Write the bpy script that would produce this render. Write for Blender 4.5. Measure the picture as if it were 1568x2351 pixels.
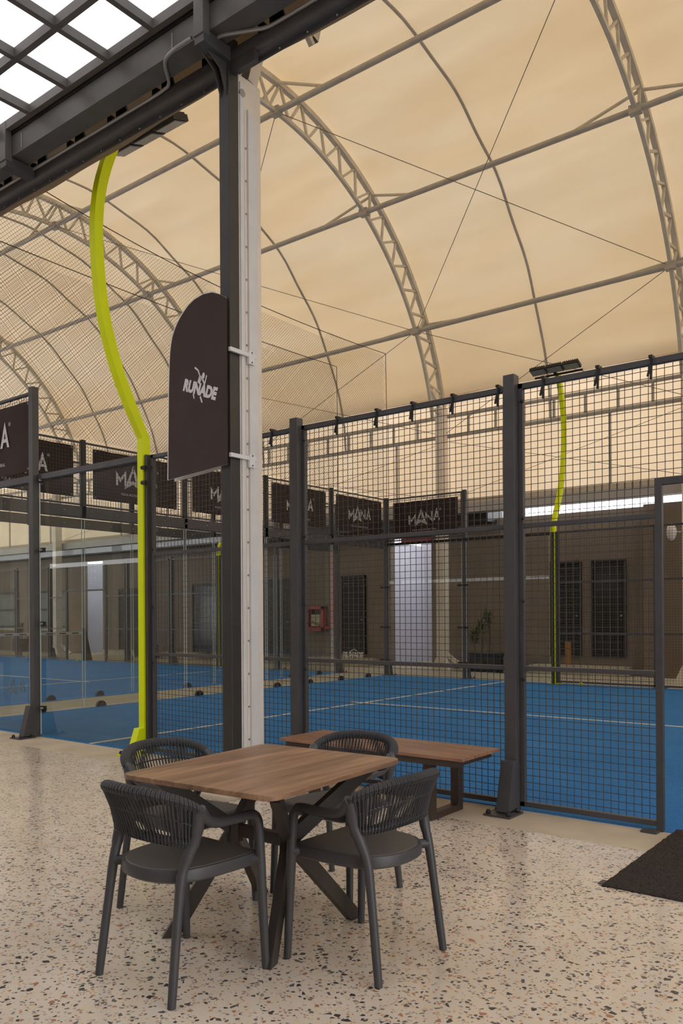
import bpy, math, random
from mathutils import Vector, Matrix
random.seed(7)
for o in list(bpy.data.objects): bpy.data.objects.remove(o)
S = bpy.context.scene; COL = S.collection
PI = math.pi
# ---------------------------------------------------------------- camera, sky, exposure
W_, H_, F_ = 1568, 2351, 1876.5
cam = bpy.data.cameras.new('camera'); camo = bpy.data.objects.new('camera', cam); COL.objects.link(camo)
yaw, roll = 0.65917, -0.006
fw = Vector((-math.sin(yaw), math.cos(yaw), 0)); rt = Vector((math.cos(yaw), math.sin(yaw), 0)); up = Vector((0, 0, 1))
r2 = rt*math.cos(roll)+up*math.sin(roll); u2 = -rt*math.sin(roll)+up*math.cos(roll)
M = Matrix((r2, u2, -fw)).transposed().to_4x4(); M.translation = (10.5764, -5.3283, 1.382)
camo.matrix_world = M
cam.sensor_fit = 'HORIZONTAL'; cam.sensor_width = 36; cam.lens = 36*F_/W_
cam.shift_y = (1411.85-H_/2)/W_; cam.clip_start = .05; cam.clip_end = 400
S.camera = camo
wd = bpy.data.worlds.new('overcast_sky'); S.world = wd; wd.use_nodes = True
bg = wd.node_tree.nodes['Background']; bg.inputs[0].default_value = (1, 1, 1.02, 1); bg.inputs[1].default_value = 3.4
S.view_settings.view_transform = 'Standard'; S.view_settings.look = 'None'
S.view_settings.gamma = 1; S.view_settings.use_curve_mapping = False; S.view_settings.exposure = 0.0
S.cycles.max_bounces = 12; S.cycles.diffuse_bounces = 6; S.cycles.transparent_max_bounces = 24; S.cycles.transmission_bounces = 8
# ---------------------------------------------------------------- materials
def srgb(r, g, b):
    f = lambda c: ((c/255+.055)/1.055)**2.4 if c > 10 else c/255/12.92
    return (f(r), f(g), f(b), 1)
def mat(name, col, rough=.5, metal=0, noise=0, nscale=20, bump=0, bscale=200, spec=.5, coat=0):
    m = bpy.data.materials.new(name); m.use_nodes = True
    nt = m.node_tree; b = nt.nodes['Principled BSDF']
    b.inputs['Base Color'].default_value = col; b.inputs['Roughness'].default_value = rough
    b.inputs['Metallic'].default_value = metal; b.inputs['Specular IOR Level'].default_value = spec
    b.inputs['Coat Weight'].default_value = coat
    if noise or bump:
        tc = nt.nodes.new('ShaderNodeTexCoord')
    if noise:
        n = nt.nodes.new('ShaderNodeTexNoise'); n.inputs['Scale'].default_value = nscale; n.inputs['Detail'].default_value = 5
        nt.links.new(tc.outputs['Object'], n.inputs['Vector'])
        r = nt.nodes.new('ShaderNodeValToRGB'); r.color_ramp.elements[0].position = .3; r.color_ramp.elements[1].position = .7
        r.color_ramp.elements[0].color = tuple(c*(1-noise) for c in col[:3])+(1,)
        r.color_ramp.elements[1].color = tuple(min(1, c*(1+noise)) for c in col[:3])+(1,)
        nt.links.new(n.outputs['Fac'], r.inputs[0]); nt.links.new(r.outputs[0], b.inputs['Base Color'])
    if bump:
        n = nt.nodes.new('ShaderNodeTexNoise'); n.inputs['Scale'].default_value = bscale; n.inputs['Detail'].default_value = 3
        nt.links.new(tc.outputs['Object'], n.inputs['Vector'])
        bp = nt.nodes.new('ShaderNodeBump'); bp.inputs['Strength'].default_value = bump; bp.inputs['Distance'].default_value = .01
        nt.links.new(n.outputs['Fac'], bp.inputs['Height']); nt.links.new(bp.outputs[0], b.inputs['Normal'])
    return m
MAT = {}
MAT['steel'] = mat('charcoal_painted_steel', (.068, .065, .069, 1), .42, noise=.12, nscale=6)
MAT['steel_roof'] = mat('dark_grey_canopy_steel', (.105, .10, .098, 1), .45, noise=.12, nscale=5)
MAT['column_dark'] = mat('near_black_column_steel', (.035, .033, .031, 1), .42, noise=.1, nscale=6)
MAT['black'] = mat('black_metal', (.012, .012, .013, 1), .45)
MAT['yellow'] = mat('lime_yellow_paint', (.80, .93, .002, 1), .42, noise=.04, nscale=4, spec=.3)
MAT['white_paint'] = mat('off_white_column_paint', (.76, .69, .61, 1), .45, noise=.06, nscale=5)
MAT['white_strip'] = mat('pale_grey_sheet_metal', (.68, .68, .68, 1), .35, noise=.05, nscale=6)
MAT['truss'] = mat('pale_grey_truss_paint', (.56, .52, .45, 1), .5, noise=.1, nscale=5)
MAT['purlin'] = mat('grey_purlin_paint', (.42, .395, .355, 1), .5, noise=.1, nscale=5)
MAT['zinc'] = mat('galvanised_conduit', (.33, .33, .34, 1), .4, metal=.4)
MAT['cable'] = mat('steel_cable', (.16, .14, .12, 1), .5)
MAT['net'] = mat('dark_netting_cord', (.07, .055, .04, 1), .8)
MAT['wire'] = mat('dark_wire_mesh', (.065, .058, .055, 1), .5)
MAT['brown_banner'] = mat('dark_brown_banner_vinyl', (.048, .029, .025, 1), .65, noise=.1, nscale=3, spec=.22)
MAT['print_white'] = mat('white_print', (.75, .72, .73, 1), .6)
MAT['sign_white'] = mat('white_sign_edge', (.75, .75, .77, 1), .5)
MAT['concrete'] = mat('pale_concrete', srgb(192, 178, 157), .75, noise=.14, nscale=3, bump=.15, bscale=60)
MAT['concrete2'] = mat('walkway_concrete', srgb(176, 168, 148), .75, noise=.12, nscale=2, bump=.1, bscale=60)
MAT['taupe'] = mat('taupe_stucco', srgb(130, 117, 104), .85, noise=.1, nscale=1.5, bump=.2, bscale=90)
MAT['lavender'] = mat('pale_cool_grey_plaster', srgb(205, 204, 215), .8, noise=.04, nscale=2)
MAT['line'] = mat('cream_court_line', srgb(225, 216, 196), .8, noise=.1, nscale=40)
MAT['chair'] = mat('charcoal_moulded_plastic', (.056, .055, .060, 1), .42, bump=.05, bscale=500)
MAT['seat'] = mat('charcoal_seat_pad', (.088, .081, .075, 1), .48, bump=.1, bscale=600)
MAT['rope'] = mat('charcoal_woven_rope', (.05, .05, .055, 1), .6, bump=.4, bscale=900)
MAT['table_steel'] = mat('dark_bronze_table_steel', (.036, .029, .025, 1), .4)
MAT['bench_steel'] = mat('brown_bench_steel', (.050, .033, .026, 1), .45, noise=.1, nscale=8)
MAT['red'] = mat('red_fire_paint', (.45, .012, .02, 1), .4)
MAT['gutter_grey'] = mat('grey_sheet_gutter', (.42, .41, .40, 1), .4, noise=.06, nscale=3)
MAT['leaf'] = mat('green_leaf', (.05, .09, .025, 1), .5, noise=.3, nscale=9)
MAT['trunk'] = mat('plant_stem', (.09, .065, .04, 1), .8)
MAT['ball'] = mat('yellow_felt_ball', (.55, .62, .03, 1), .9, bump=.3, bscale=300)
MAT['wood_slat_dark'] = mat('ochre_panel', (.35, .16, .03, 1), .5)
MAT['lens'] = mat('lamp_lens', (.28, .28, .28, 1), .2)
MAT['etch'] = mat('frosted_glass_print', (.16, .20, .24, 1), .5)
MAT['ground'] = mat('outside_ground', (.58, .56, .52, 1), .9)
MAT['hose'] = mat('cream_fire_hose', (.62, .58, .45, 1), .8)
def ramp(nt, stops, interp='LINEAR'):
    r = nt.nodes.new('ShaderNodeValToRGB'); cr = r.color_ramp; cr.interpolation = interp
    while len(cr.elements) < len(stops): cr.elements.new(.5)
    for e, (p, c) in zip(cr.elements, stops): e.position = p; e.color = c if len(c) == 4 else tuple(c)+(1,)
    return r
def newmat(name):
    m = bpy.data.materials.new(name); m.use_nodes = True; nt = m.node_tree
    return m, nt, nt.nodes['Principled BSDF'], nt.nodes['Material Output']
def tex(nt, kind, scale, vec=None, **kw):
    n = nt.nodes.new(kind); n.inputs['Scale'].default_value = scale
    for k, v in kw.items():
        if k in n.inputs: n.inputs[k].default_value = v
        else: setattr(n, k, v)
    if vec is not None: nt.links.new(vec, n.inputs['Vector'])
    return n
def coords(nt, scale=(1, 1, 1)):
    tc = nt.nodes.new('ShaderNodeTexCoord'); mp = nt.nodes.new('ShaderNodeMapping'); mp.inputs['Scale'].default_value = scale
    nt.links.new(tc.outputs['Object'], mp.inputs['Vector']); return mp.outputs[0]
def mixc(nt, fac, a, b):
    m = nt.nodes.new('ShaderNodeMix'); m.data_type = 'RGBA'
    for sock, v in ((m.inputs[0], fac), (m.inputs[6], a), (m.inputs[7], b)):
        if hasattr(v, 'is_linked'): nt.links.new(v, sock)
        else: sock.default_value = v
    return m.outputs[2]
def mth(nt, op, a, b=0.0):
    m = nt.nodes.new('ShaderNodeMath'); m.operation = op
    for sock, v in ((m.inputs[0], a), (m.inputs[1], b)):
        if hasattr(v, 'is_linked'): nt.links.new(v, sock)
        else: sock.default_value = v
    return m.outputs[0]
def terrazzo():
    m, nt, b, out = newmat('polished_terrazzo'); v = coords(nt)
    base = tex(nt, 'ShaderNodeTexNoise', 2.5, v, Detail=6)
    c = ramp(nt, [(.3, srgb(202, 189, 173)), (.7, srgb(219, 206, 190))]); nt.links.new(base.outputs['Fac'], c.inputs[0]); col = c.outputs[0]
    nz = tex(nt, 'ShaderNodeTexNoise', 30, v); 
    for sc, th, keep, stops in (
        (75, .13, .42, [(0, srgb(214, 190, 155)), (.45, srgb(196, 160, 130)), (.7, srgb(168, 152, 140)), (.9, srgb(205, 200, 190))]),
        (58, .15, .30, [(0, srgb(84, 80, 80)), (.3, srgb(112, 106, 102)), (.55, srgb(146, 134, 124)), (.75, srgb(172, 128, 104)), (.92, srgb(200, 162, 130))]),
        (40, .17, .17, [(0, srgb(62, 61, 64)), (.55, srgb(92, 90, 91)), (.8, srgb(168, 116, 92)), (.92, srgb(214, 200, 182))])):
        ve = tex(nt, 'ShaderNodeTexVoronoi', sc, v, feature='DISTANCE_TO_EDGE'); vc = tex(nt, 'ShaderNodeTexVoronoi', sc, v)
        sp = nt.nodes.new('ShaderNodeSeparateColor'); nt.links.new(vc.outputs['Color'], sp.inputs[0])
        dn = mth(nt, 'ADD', ve.outputs['Distance'], mth(nt, 'MULTIPLY', mth(nt, 'SUBTRACT', nz.outputs['Fac'], .5), .10))
        mk = mth(nt, 'MULTIPLY', mth(nt, 'GREATER_THAN', dn, th), mth(nt, 'LESS_THAN', sp.outputs[0], keep))
        cr = ramp(nt, stops, 'CONSTANT'); nt.links.new(sp.outputs[1], cr.inputs[0])
        col = mixc(nt, mk, col, cr.outputs[0])
    nt.links.new(col, b.inputs['Base Color']); b.inputs['Roughness'].default_value = .17; b.inputs['Specular IOR Level'].default_value = .5
    return m
MAT['terrazzo'] = terrazzo()
def wood(name, c1, c2, c3, scale, rough):
    m, nt, b, out = newmat(name); v = coords(nt, scale)
    n = tex(nt, 'ShaderNodeTexNoise', 6, v, Detail=8, Roughness=.62, Distortion=.6)
    r = ramp(nt, [(.32, c1), (.5, c2), (.66, c3)]); nt.links.new(n.outputs['Fac'], r.inputs[0])
    n2 = tex(nt, 'ShaderNodeTexNoise', 40, v, Detail=4); r2_ = ramp(nt, [(.3, (.72, .72, .72)), (.7, (1.1, 1.1, 1.1))]); nt.links.new(n2.outputs['Fac'], r2_.inputs[0])
    mx = nt.nodes.new('ShaderNodeMix'); mx.data_type = 'RGBA'; mx.blend_type = 'MULTIPLY'; mx.inputs[0].default_value = .8
    nt.links.new(r.outputs[0], mx.inputs[6]); nt.links.new(r2_.outputs[0], mx.inputs[7])
    nt.links.new(mx.outputs[2], b.inputs['Base Color']); b.inputs['Roughness'].default_value = rough
    return m
MAT['table_wood'] = wood('walnut_laminate', (.165, .098, .064, 1), (.31, .178, .106, 1), (.47, .275, .155, 1), (2.6, .16, 2.2), .36)
MAT['bench_wood'] = wood('bench_wood_slat', (.21, .105, .062, 1), (.31, .16, .095, 1), (.40, .215, .13, 1), (.25, 2.5, 2.5), .38)
def turf():
    m, nt, b, out = newmat('blue_sand_turf'); v = coords(nt)
    n = tex(nt, 'ShaderNodeTexNoise', 1.2, v, Detail=6, Roughness=.7); n2 = tex(nt, 'ShaderNodeTexNoise', 160, v, Detail=2)
    r = ramp(nt, [(.3, (.036, .185, .50)), (.7, (.052, .23, .60))]); nt.links.new(n.outputs['Fac'], r.inputs[0])
    g = ramp(nt, [(.35, (.72, .72, .72)), (.65, (1.25, 1.25, 1.2))]); nt.links.new(n2.outputs['Fac'], g.inputs[0])
    mx = nt.nodes.new('ShaderNodeMix'); mx.data_type = 'RGBA'; mx.blend_type = 'MULTIPLY'; mx.inputs[0].default_value = 1
    nt.links.new(r.outputs[0], mx.inputs[6]); nt.links.new(g.outputs[0], mx.inputs[7]); nt.links.new(mx.outputs[2], b.inputs['Base Color'])
    b.inputs['Roughness'].default_value = .95; b.inputs['Specular IOR Level'].default_value = .15
    bp = nt.nodes.new('ShaderNodeBump'); bp.inputs['Strength'].default_value = .5; bp.inputs['Distance'].default_value = .01
    nt.links.new(n2.outputs['Fac'], bp.inputs['Height']); nt.links.new(bp.outputs[0], b.inputs['Normal'])
    return m
MAT['turf'] = turf()
def translucent(name, c1, c2, nscale, fr, stretch=(1, 1, 1), stripes=False, d1=.35, d2=.72, dif=None, streak=False):
    m, nt, b, out = newmat(name); nt.nodes.remove(b); v = coords(nt, stretch)
    n = tex(nt, 'ShaderNodeTexNoise', nscale, v, Detail=5, Roughness=.55)
    r = ramp(nt, [(d1, c1), (d2, c2)]); nt.links.new(n.outputs['Fac'], r.inputs[0]); col = r.outputs[0]
    if streak:
        n2 = tex(nt, 'ShaderNodeTexNoise', 1.6, coords(nt, (.22, 1.5, 1.5)), Detail=3, Roughness=.5)
        g = ramp(nt, [(.35, (.93, .92, .90)), (.60, (1, 1, 1)), (.75, (1.07, 1.08, 1.10))]); nt.links.new(n2.outputs['Fac'], g.inputs[0])
        mx = nt.nodes.new('ShaderNodeMix'); mx.data_type = 'RGBA'; mx.blend_type = 'MULTIPLY'; mx.inputs[0].default_value = 1
        nt.links.new(col, mx.inputs[6]); nt.links.new(g.outputs[0], mx.inputs[7]); col = mx.outputs[2]
    if stripes:
        w = nt.nodes.new('ShaderNodeTexWave'); w.bands_direction = 'Y'; w.inputs['Scale'].default_value = 28; nt.links.new(coords(nt), w.inputs['Vector'])
        g = ramp(nt, [(0, (.93, .93, .93)), (1, (1, 1, 1))]); nt.links.new(w.outputs['Fac'], g.inputs[0])
        mx = nt.nodes.new('ShaderNodeMix'); mx.data_type = 'RGBA'; mx.blend_type = 'MULTIPLY'; mx.inputs[0].default_value = 1
        nt.links.new(col, mx.inputs[6]); nt.links.new(g.outputs[0], mx.inputs[7]); col = mx.outputs[2]
    t = nt.nodes.new('ShaderNodeBsdfTranslucent'); d = nt.nodes.new('ShaderNodeBsdfDiffuse'); x = nt.nodes.new('ShaderNodeMixShader'); x.inputs[0].default_value = fr
    nt.links.new(col, t.inputs['Color'])
    if dif: d.inputs['Color'].default_value = dif
    else: nt.links.new(col, d.inputs['Color'])
    nt.links.new(t.outputs[0], x.inputs[1]); nt.links.new(d.outputs[0], x.inputs[2]); nt.links.new(x.outputs[0], out.inputs['Surface'])
    return m
MAT['membrane'] = translucent('beige_tent_membrane', (.352, .268, .168, 1), (.318, .214, .102, 1), .55, .55, (.35, 1.0, 1.0), dif=(.86, .80, .70, 1), streak=True)
MAT['wallcloth'] = translucent('cream_tent_wall_cloth', (.74, .65, .53, 1), (.69, .59, .47, 1), .5, .3, dif=(.88, .84, .76, 1))
MAT['polycarb'] = translucent('white_polycarbonate', (.80, .79, .78, 1), (.72, .70, .69, 1), 1.5, .12, (1, .3, 1), True)
def glass():
    m, nt, b, out = newmat('clear_tempered_glass'); nt.nodes.remove(b)
    t = nt.nodes.new('ShaderNodeBsdfTransparent'); t.inputs[0].default_value = (.86, .89, .88, 1)
    g = nt.nodes.new('ShaderNodeBsdfGlossy'); g.inputs['Roughness'].default_value = .01; g.inputs['Color'].default_value = (1, 1, 1, 1)
    f = nt.nodes.new('ShaderNodeFresnel'); f.inputs[0].default_value = 1.5
    x = nt.nodes.new('ShaderNodeMixShader'); nt.links.new(f.outputs[0], x.inputs[0]); nt.links.new(t.outputs[0], x.inputs[1]); nt.links.new(g.outputs[0], x.inputs[2])
    nt.links.new(x.outputs[0], out.inputs['Surface']); return m
MAT['glass'] = glass()
MAT['window'] = mat('window_glass', (.13, .155, .16, 1), .12, spec=.5)
MAT['door_glass'] = mat('dark_door_glass', (.02, .02, .02, 1), .12, spec=.4)
MAT['glass_edge'] = mat('bright_glass_edge', (.55, .60, .58, 1), .25)
MAT['mat'] = mat('dark_coir_mat', (.060, .050, .043, 1), .95, noise=.5, nscale=120, bump=.8, bscale=260, spec=.1)
# ---------------------------------------------------------------- mesh builder
class MB:
    def __init__(s): s.v = []; s.f = []
    def add(s, vs, fs):
        o = len(s.v); s.v += [tuple(p) for p in vs]; s.f += [tuple(i+o for i in f) for f in fs]; return s
    def box(s, a, b):
        x0, y0, z0 = (min(a[i], b[i]) for i in range(3)); x1, y1, z1 = (max(a[i], b[i]) for i in range(3))
        return s.add([(x0,y0,z0),(x1,y0,z0),(x1,y1,z0),(x0,y1,z0),(x0,y0,z1),(x1,y0,z1),(x1,y1,z1),(x0,y1,z1)],
                     [(3,2,1,0),(4,5,6,7),(0,1,5,4),(1,2,6,5),(2,3,7,6),(3,0,4,7)])
    def cbox(s, c, d): return s.box([c[i]-d[i]/2 for i in range(3)], [c[i]+d[i]/2 for i in range(3)])
    def bar(s, a, b, w, h, upv=(0, 0, 1)):          # rectangular bar a->b, w sideways, h along up
        a, b = Vector(a), Vector(b); d = (b-a).normalized(); u = Vector(upv)
        x = d.cross(u)
        if x.length < 1e-4: x = d.cross(Vector((0, 1, 0)))
        x.normalize(); y = x.cross(d); vs = []
        for p in (a, b):
            for sx, sy in ((-1,-1),(1,-1),(1,1),(-1,1)): vs.append(p+x*sx*w/2+y*sy*h/2)
        return s.add(vs, [(3,2,1,0),(4,5,6,7),(0,1,5,4),(1,2,6,5),(2,3,7,6),(3,0,4,7)])
    def tube(s, pts, r, n=8, caps=True, sq=1.0):
        pts = [Vector(p) for p in pts]; m = len(pts)
        rs = r if isinstance(r, (list, tuple)) else [r]*m
        T = [(pts[min(i+1, m-1)]-pts[max(i-1, 0)]).normalized() for i in range(m)]
        x = T[0].cross(Vector((0, 0, 1)))
        if x.length < 1e-3: x = T[0].cross(Vector((0, 1, 0)))
        x.normalize(); vs = []
        for i in range(m):
            x = (x-T[i]*x.dot(T[i])).normalized(); y = T[i].cross(x)
            for k in range(n):
                a = 2*PI*(k+.5)/n; vs.append(pts[i]+x*math.cos(a)*rs[i]+y*math.sin(a)*rs[i]*sq)
        fs = [(i*n+k, i*n+(k+1) % n, (i+1)*n+(k+1) % n, (i+1)*n+k) for i in range(m-1) for k in range(n)]
        if caps: fs += [tuple(reversed(range(n))), tuple((m-1)*n+k for k in range(n))]
        return s.add(vs, fs)
    def prism(s, poly, fn0, fn1):                   # polygon of 2D points mapped by two functions
        n = len(poly); vs = [fn0(*p) for p in poly]+[fn1(*p) for p in poly]
        return s.add(vs, [tuple(reversed(range(n))), tuple(range(n, 2*n))]+[(i, (i+1) % n, n+(i+1) % n, n+i) for i in range(n)])
    def cyl(s, a, b, r, n=12): return s.tube([a, b], r, n)
    def sphere(s, c, r, n=12, m=8, sc=(1, 1, 1)):
        vs = [(c[0], c[1], c[2]-r*sc[2])]
        for i in range(1, m):
            t = -PI/2+PI*i/m
            for k in range(n): vs.append((c[0]+r*sc[0]*math.cos(t)*math.cos(2*PI*k/n), c[1]+r*sc[1]*math.cos(t)*math.sin(2*PI*k/n), c[2]+r*sc[2]*math.sin(t)))
        vs.append((c[0], c[1], c[2]+r*sc[2])); L = len(vs)-1; fs = []
        for k in range(n):
            k2 = (k+1) % n; fs.append((0, 1+k2, 1+k)); fs.append((L, L-n+k, L-n+k2))
            for i in range(m-2): a = 1+i*n; fs.append((a+k, a+k2, a+n+k2, a+n+k))
        return s.add(vs, fs)
    def mesh(s, name, off=(0, 0, 0)):
        me = bpy.data.meshes.new(name); me.from_pydata([(p[0]-off[0], p[1]-off[1], p[2]-off[2]) for p in s.v], [], s.f); me.update(); return me
    def build(s, name, m, parent=None, smooth=False, bevel=0, local=False, root=None):
        off = (0, 0, 0)
        if parent is not None and not local:
            q = parent; off = Vector((0, 0, 0))
            while q is not None: off = off+q.location; q = q.parent
        me = s.mesh(name, off); o = bpy.data.objects.new(name, me); COL.objects.link(o)
        me.materials.append(MAT[m] if isinstance(m, str) else m)
        if parent is not None: o.parent = parent
        if smooth:
            for p in me.polygons: p.use_smooth = True
            if smooth != 'all':
                md = o.modifiers.new('edge', 'EDGE_SPLIT') if False else None
                try: me.set_sharp_from_angle(angle=math.radians(40))
                except Exception: pass
        if bevel:
            md = o.modifiers.new('bevel', 'BEVEL'); md.width = bevel; md.segments = 2; md.limit_method = 'ANGLE'; md.angle_limit = .6
        return o
def tag(o, label, cat, group=None, kind=None):
    o['label'] = label; o['category'] = cat
    if group: o['group'] = group
    if kind: o['kind'] = kind
    return o
def thing(name, label, cat, loc=(0, 0, 0), group=None, rz=0):
    o = bpy.data.objects.new(name, None); COL.objects.link(o); o.location = loc; o.rotation_euler = (0, 0, rz); o.empty_display_size = .1
    return tag(o, label, cat, group)
def struct(name, mb, m, label, cat, **k): return tag(mb.build(name, m, **k), label, cat, kind='structure')
def copy_tree(o, parent=None):
    c = o.copy(); COL.objects.link(c); c.parent = parent
    for ch in list(o.children): copy_tree(ch, c)
    return c
def text_poly(body, size, bold=0.0):
    cu = bpy.data.curves.new('t', 'FONT'); cu.body = body; cu.size = size; cu.offset = bold; cu.resolution_u = 3; cu.align_x = 'CENTER'
    ob = bpy.data.objects.new('t', cu); COL.objects.link(ob); bpy.context.view_layer.update()
    me = ob.to_mesh(); vs = [(v.co.x, v.co.y) for v in me.vertices]; fs = [tuple(p.vertices) for p in me.polygons]
    ob.to_mesh_clear(); bpy.data.objects.remove(ob); bpy.data.curves.remove(cu); return vs, fs
# ================================================================= SETTING
UA = [6.05, .33, -6.85, -14.5, -21.8, 12.4, 18.6]          # truss arch planes
VC, ZC, RB, RT, RM = 5.8, 4.95, 5.82, 6.38, 6.50           # arch centre, radii of bottom / top chord and membrane
VW = 12.9                                                   # far building wall
struct('ground', MB().box((-70, -60, -.3), (70, 70, -.12)), 'ground', 'bare ground outside the tent', 'ground')
struct('floor', MB().box((-14, -11, -.1), (22, -.5, 0)), 'terrazzo', 'polished beige terrazzo floor with dark stone chips', 'floor')
struct('floor_strip', MB().box((-26, -.5, -.1), (22, -.005, -.001)), 'concrete', 'plain concrete strip between terrazzo and blue court', 'floor')
struct('floor_walkway', MB().box((-26, 10.08, -.1), (22, 16.5, .0)), 'concrete2', 'concrete walkway behind the courts along the brown building', 'floor')
struct('floor_gap', MB().box((-1.36, -.005, -.1), (-.06, 10.08, -.001)), 'concrete2', 'beige concrete gap between the two blue courts', 'floor')
c1 = struct('floor_court', MB().box((-.06, -.005, -.1), (22, 10.08, .004)), 'turf', 'blue turf court nearest the dining table', 'court')
c2 = struct('floor_court', MB().box((-26, -.005, -.1), (-1.36, 10.08, .004)), 'turf', 'blue turf court beyond the double glass back walls', 'court')
def line(court, a, b): MB().box((a[0], a[1], .003), (b[0], b[1], .0075)).build('court_line', 'line', court)
line(c1, (2.97, 0.0), (3.02, 10)); line(c1, (2.77, 4.975), (16, 5.025)); line(c1, (17, 0), (17.05, 10))
line(c2, (-4.42, 0.0), (-4.37, 10)); line(c2, (-18.4, 4.975), (-4.15, 5.025)); line(c2, (-18.45, 0), (-18.4, 10))
# far building wall with two passages
wf = MB()
for a, b in ((-26, -15.75), (-14.55, -1.86), (-.58, 22)): wf.box((a, VW, 0), (b, VW+.2, 3.72))
for a, b in ((-15.75, -14.55), (-1.86, -.58)): wf.box((a, VW, 3.42), (b, VW+.2, 3.72))
wallf = struct('wall_far', wf, 'taupe', 'long taupe building wall behind the courts', 'wall')
struct('wall_pier', MB().box((4.95, 12.55, 0), (5.9, VW-.001, 3.72)), 'taupe', 'taupe wall pier beside the right cream column', 'wall')
MB().box((-26, 12.42, 3.62), (1.3, VW+.3, 3.92)).build('black_soffit', 'black', wallf)
for a, b in ((-15.75, -14.55), (-1.86, -.58)):
    k = MB(); k.box((a-.6, 15.4, 0), (b+.9, 15.6, 4.4)); k.box((a-.62, VW+.2, 0), (a-.5, 15.4, 3.4)); k.box((b+.3, VW+.2, 0), (b+.42, 15.4, 3.4))
    struct('wall_passage', k, 'lavender', 'pale grey plaster passage wall behind the '+('left' if a < -5 else 'nearer')+' opening in the taupe wall', 'wall')
MB().box((-1.5, VW-.03, 3.30), (-.56, VW+.22, 3.40)).build('red_lintel', 'red', wallf)
for i, (a, b, y) in enumerate(((2.36, 4.62, 12.35), (-4.4, -2.25, 12.35), (-13.9, -9.0, 12.4))):
    tag(MB().box((a, y, 0), (b, VW, .2)).build('door_step', 'concrete2', bevel=.015), ('low concrete step under the pair of black doors', 'low concrete step under the black louvred door by the red pipe', 'long low concrete step under the doors behind the far court')[i], 'step', 'concrete door steps')
# wall behind the camera (clerestory gap under the canopy roof) and end walls
struct('wall_back', MB().box((-14, -10.6, 0), (22, -10.4, 3.0)), 'taupe', 'taupe wall behind the dining terrace', 'wall')
struct('wall_back_fascia', MB().box((-14, -10.6, 3.16), (22, -10.4, 6.6)), 'steel_roof', 'dark fascia panel above the terrace wall', 'wall')
struct('wall_left', MB().box((-14.2, -10.4, 0), (-14, -.6, 6.1)), 'taupe', 'added taupe wall closing the unseen left end of the terrace', 'wall')  # unseen, added to keep open-sky haze off the near glass
# ---- tent membrane
def membrane(t0, t1, u0, u1, nu, nt_):
    mb = MB(); vs = []; ar = sorted(UA)
    for i in range(nu+1):
        u = u0+(u1-u0)*i/nu
        lo = max([a for a in ar if a <= u], default=ar[0]-7); hi = min([a for a in ar if a > u], default=ar[-1]+7)
        sag = .07*math.sin(PI*(u-lo)/(hi-lo))
        for k in range(nt_+1):
            t = t0+(t1-t0)*k/nt_; r = RM-sag+.012*math.sin(u*5.3+k*.35)*math.sin(k*.21)
            vs.append((u, VC+r*math.cos(t), ZC+r*math.sin(t)))
    fs = [(i*(nt_+1)+k, i*(nt_+1)+k+1, (i+1)*(nt_+1)+k+1, (i+1)*(nt_+1)+k) for i in range(nu) for k in range(nt_)]
    return mb.add(vs, fs)
struct('ceiling', membrane(math.radians(15.5), math.radians(173.3), -24, 22, 184, 72), 'membrane', 'beige translucent barrel-vault tent roof over the courts', 'roof', smooth='all')
def gable(u, z0=0.0):
    n = 32; vs = [(u, VC+RM*math.cos(PI*k/n), ZC+RM*math.sin(PI*k/n)) for k in range(n+1)]+[(u, VC-RM, z0), (u, VC+RM, z0)]
    return MB().add(vs, [tuple(range(n+1))+(n+1, n+2)])
struct('wall_gable', gable(-24), 'wallcloth', 'cream cloth gable at the far left end of the tent', 'wall')
struct('wall_right', MB().box((22, -.6, 0), (22.2, 12.9, 3.6)), 'taupe', 'taupe wall closing the right end of the courts', 'wall')
struct('wall_gable', gable(22, 3.6), 'wallcloth', 'cream cloth gable at the right end of the tent', 'wall')
wc = struct('wall_tent_side', MB().box((-24, 12.30, 4.06), (22, 12.306, 6.95)), 'wallcloth', 'cream cloth side wall of the tent above the grey gutter', 'wall')
MB().box((-24, 12.285, 4.06), (22, 12.297, 4.20)).build('hem', 'membrane', wc)
# hem of the roof membrane
mb = MB(); n = 92
for i in range(n):
    u0, u1 = -24+.5*i, -23.5+.5*i
    mb.add([(u0, 12.02, 6.70), (u1, 12.02, 6.70), (u1, 12.16, 6.50+.02*math.sin(i)), (u0, 12.16, 6.50+.02*math.sin(i-1))], [(0, 1, 2, 3)])
mb.build('roof_hem', 'wallcloth', wc)
gt = tag(MB().prism([(12.10, 3.84), (12.40, 3.84), (12.40, 4.06), (12.38, 4.06), (12.38, 3.88), (12.12, 3.88), (12.12, 4.06), (12.10, 4.06)], lambda v, z: (-24, v, z), lambda v, z: (22, v, z)).build('gutter', 'gutter_grey'),
         'long pale grey sheet gutter above the taupe building', 'gutter')
# ladder rail on tent far side
lad = thing('side_rail_truss', 'pale grey ladder of pipes along the far tent wall', 'truss', (0, 12.05, 5.7))
for z, r in ((6.2, .045), (5.72, .05)): MB().cyl((-24, 12.05, z), (22, 12.05, z), r, 10).build('rail_pipe', 'purlin', lad, True)
u = -20.6
rung = None
while u < 16:
    MB().bar((u, 12.05, 5.74), (u, 12.05, 6.18), .05, .05, (0, 1, 0)).build('rung', 'purlin', lad); u += .72
for u in (-19.4, -16.6, -12.4, -10, -8.9, -4.6, -1.1, 1.9, 4.4, 8.2, 10.4):
    MB().bar((u, 12.1, 4.12), (u, 12.1, 5.70), .05, .05, (0, 1, 0)).build('wall_stud', 'purlin', lad)
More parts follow.
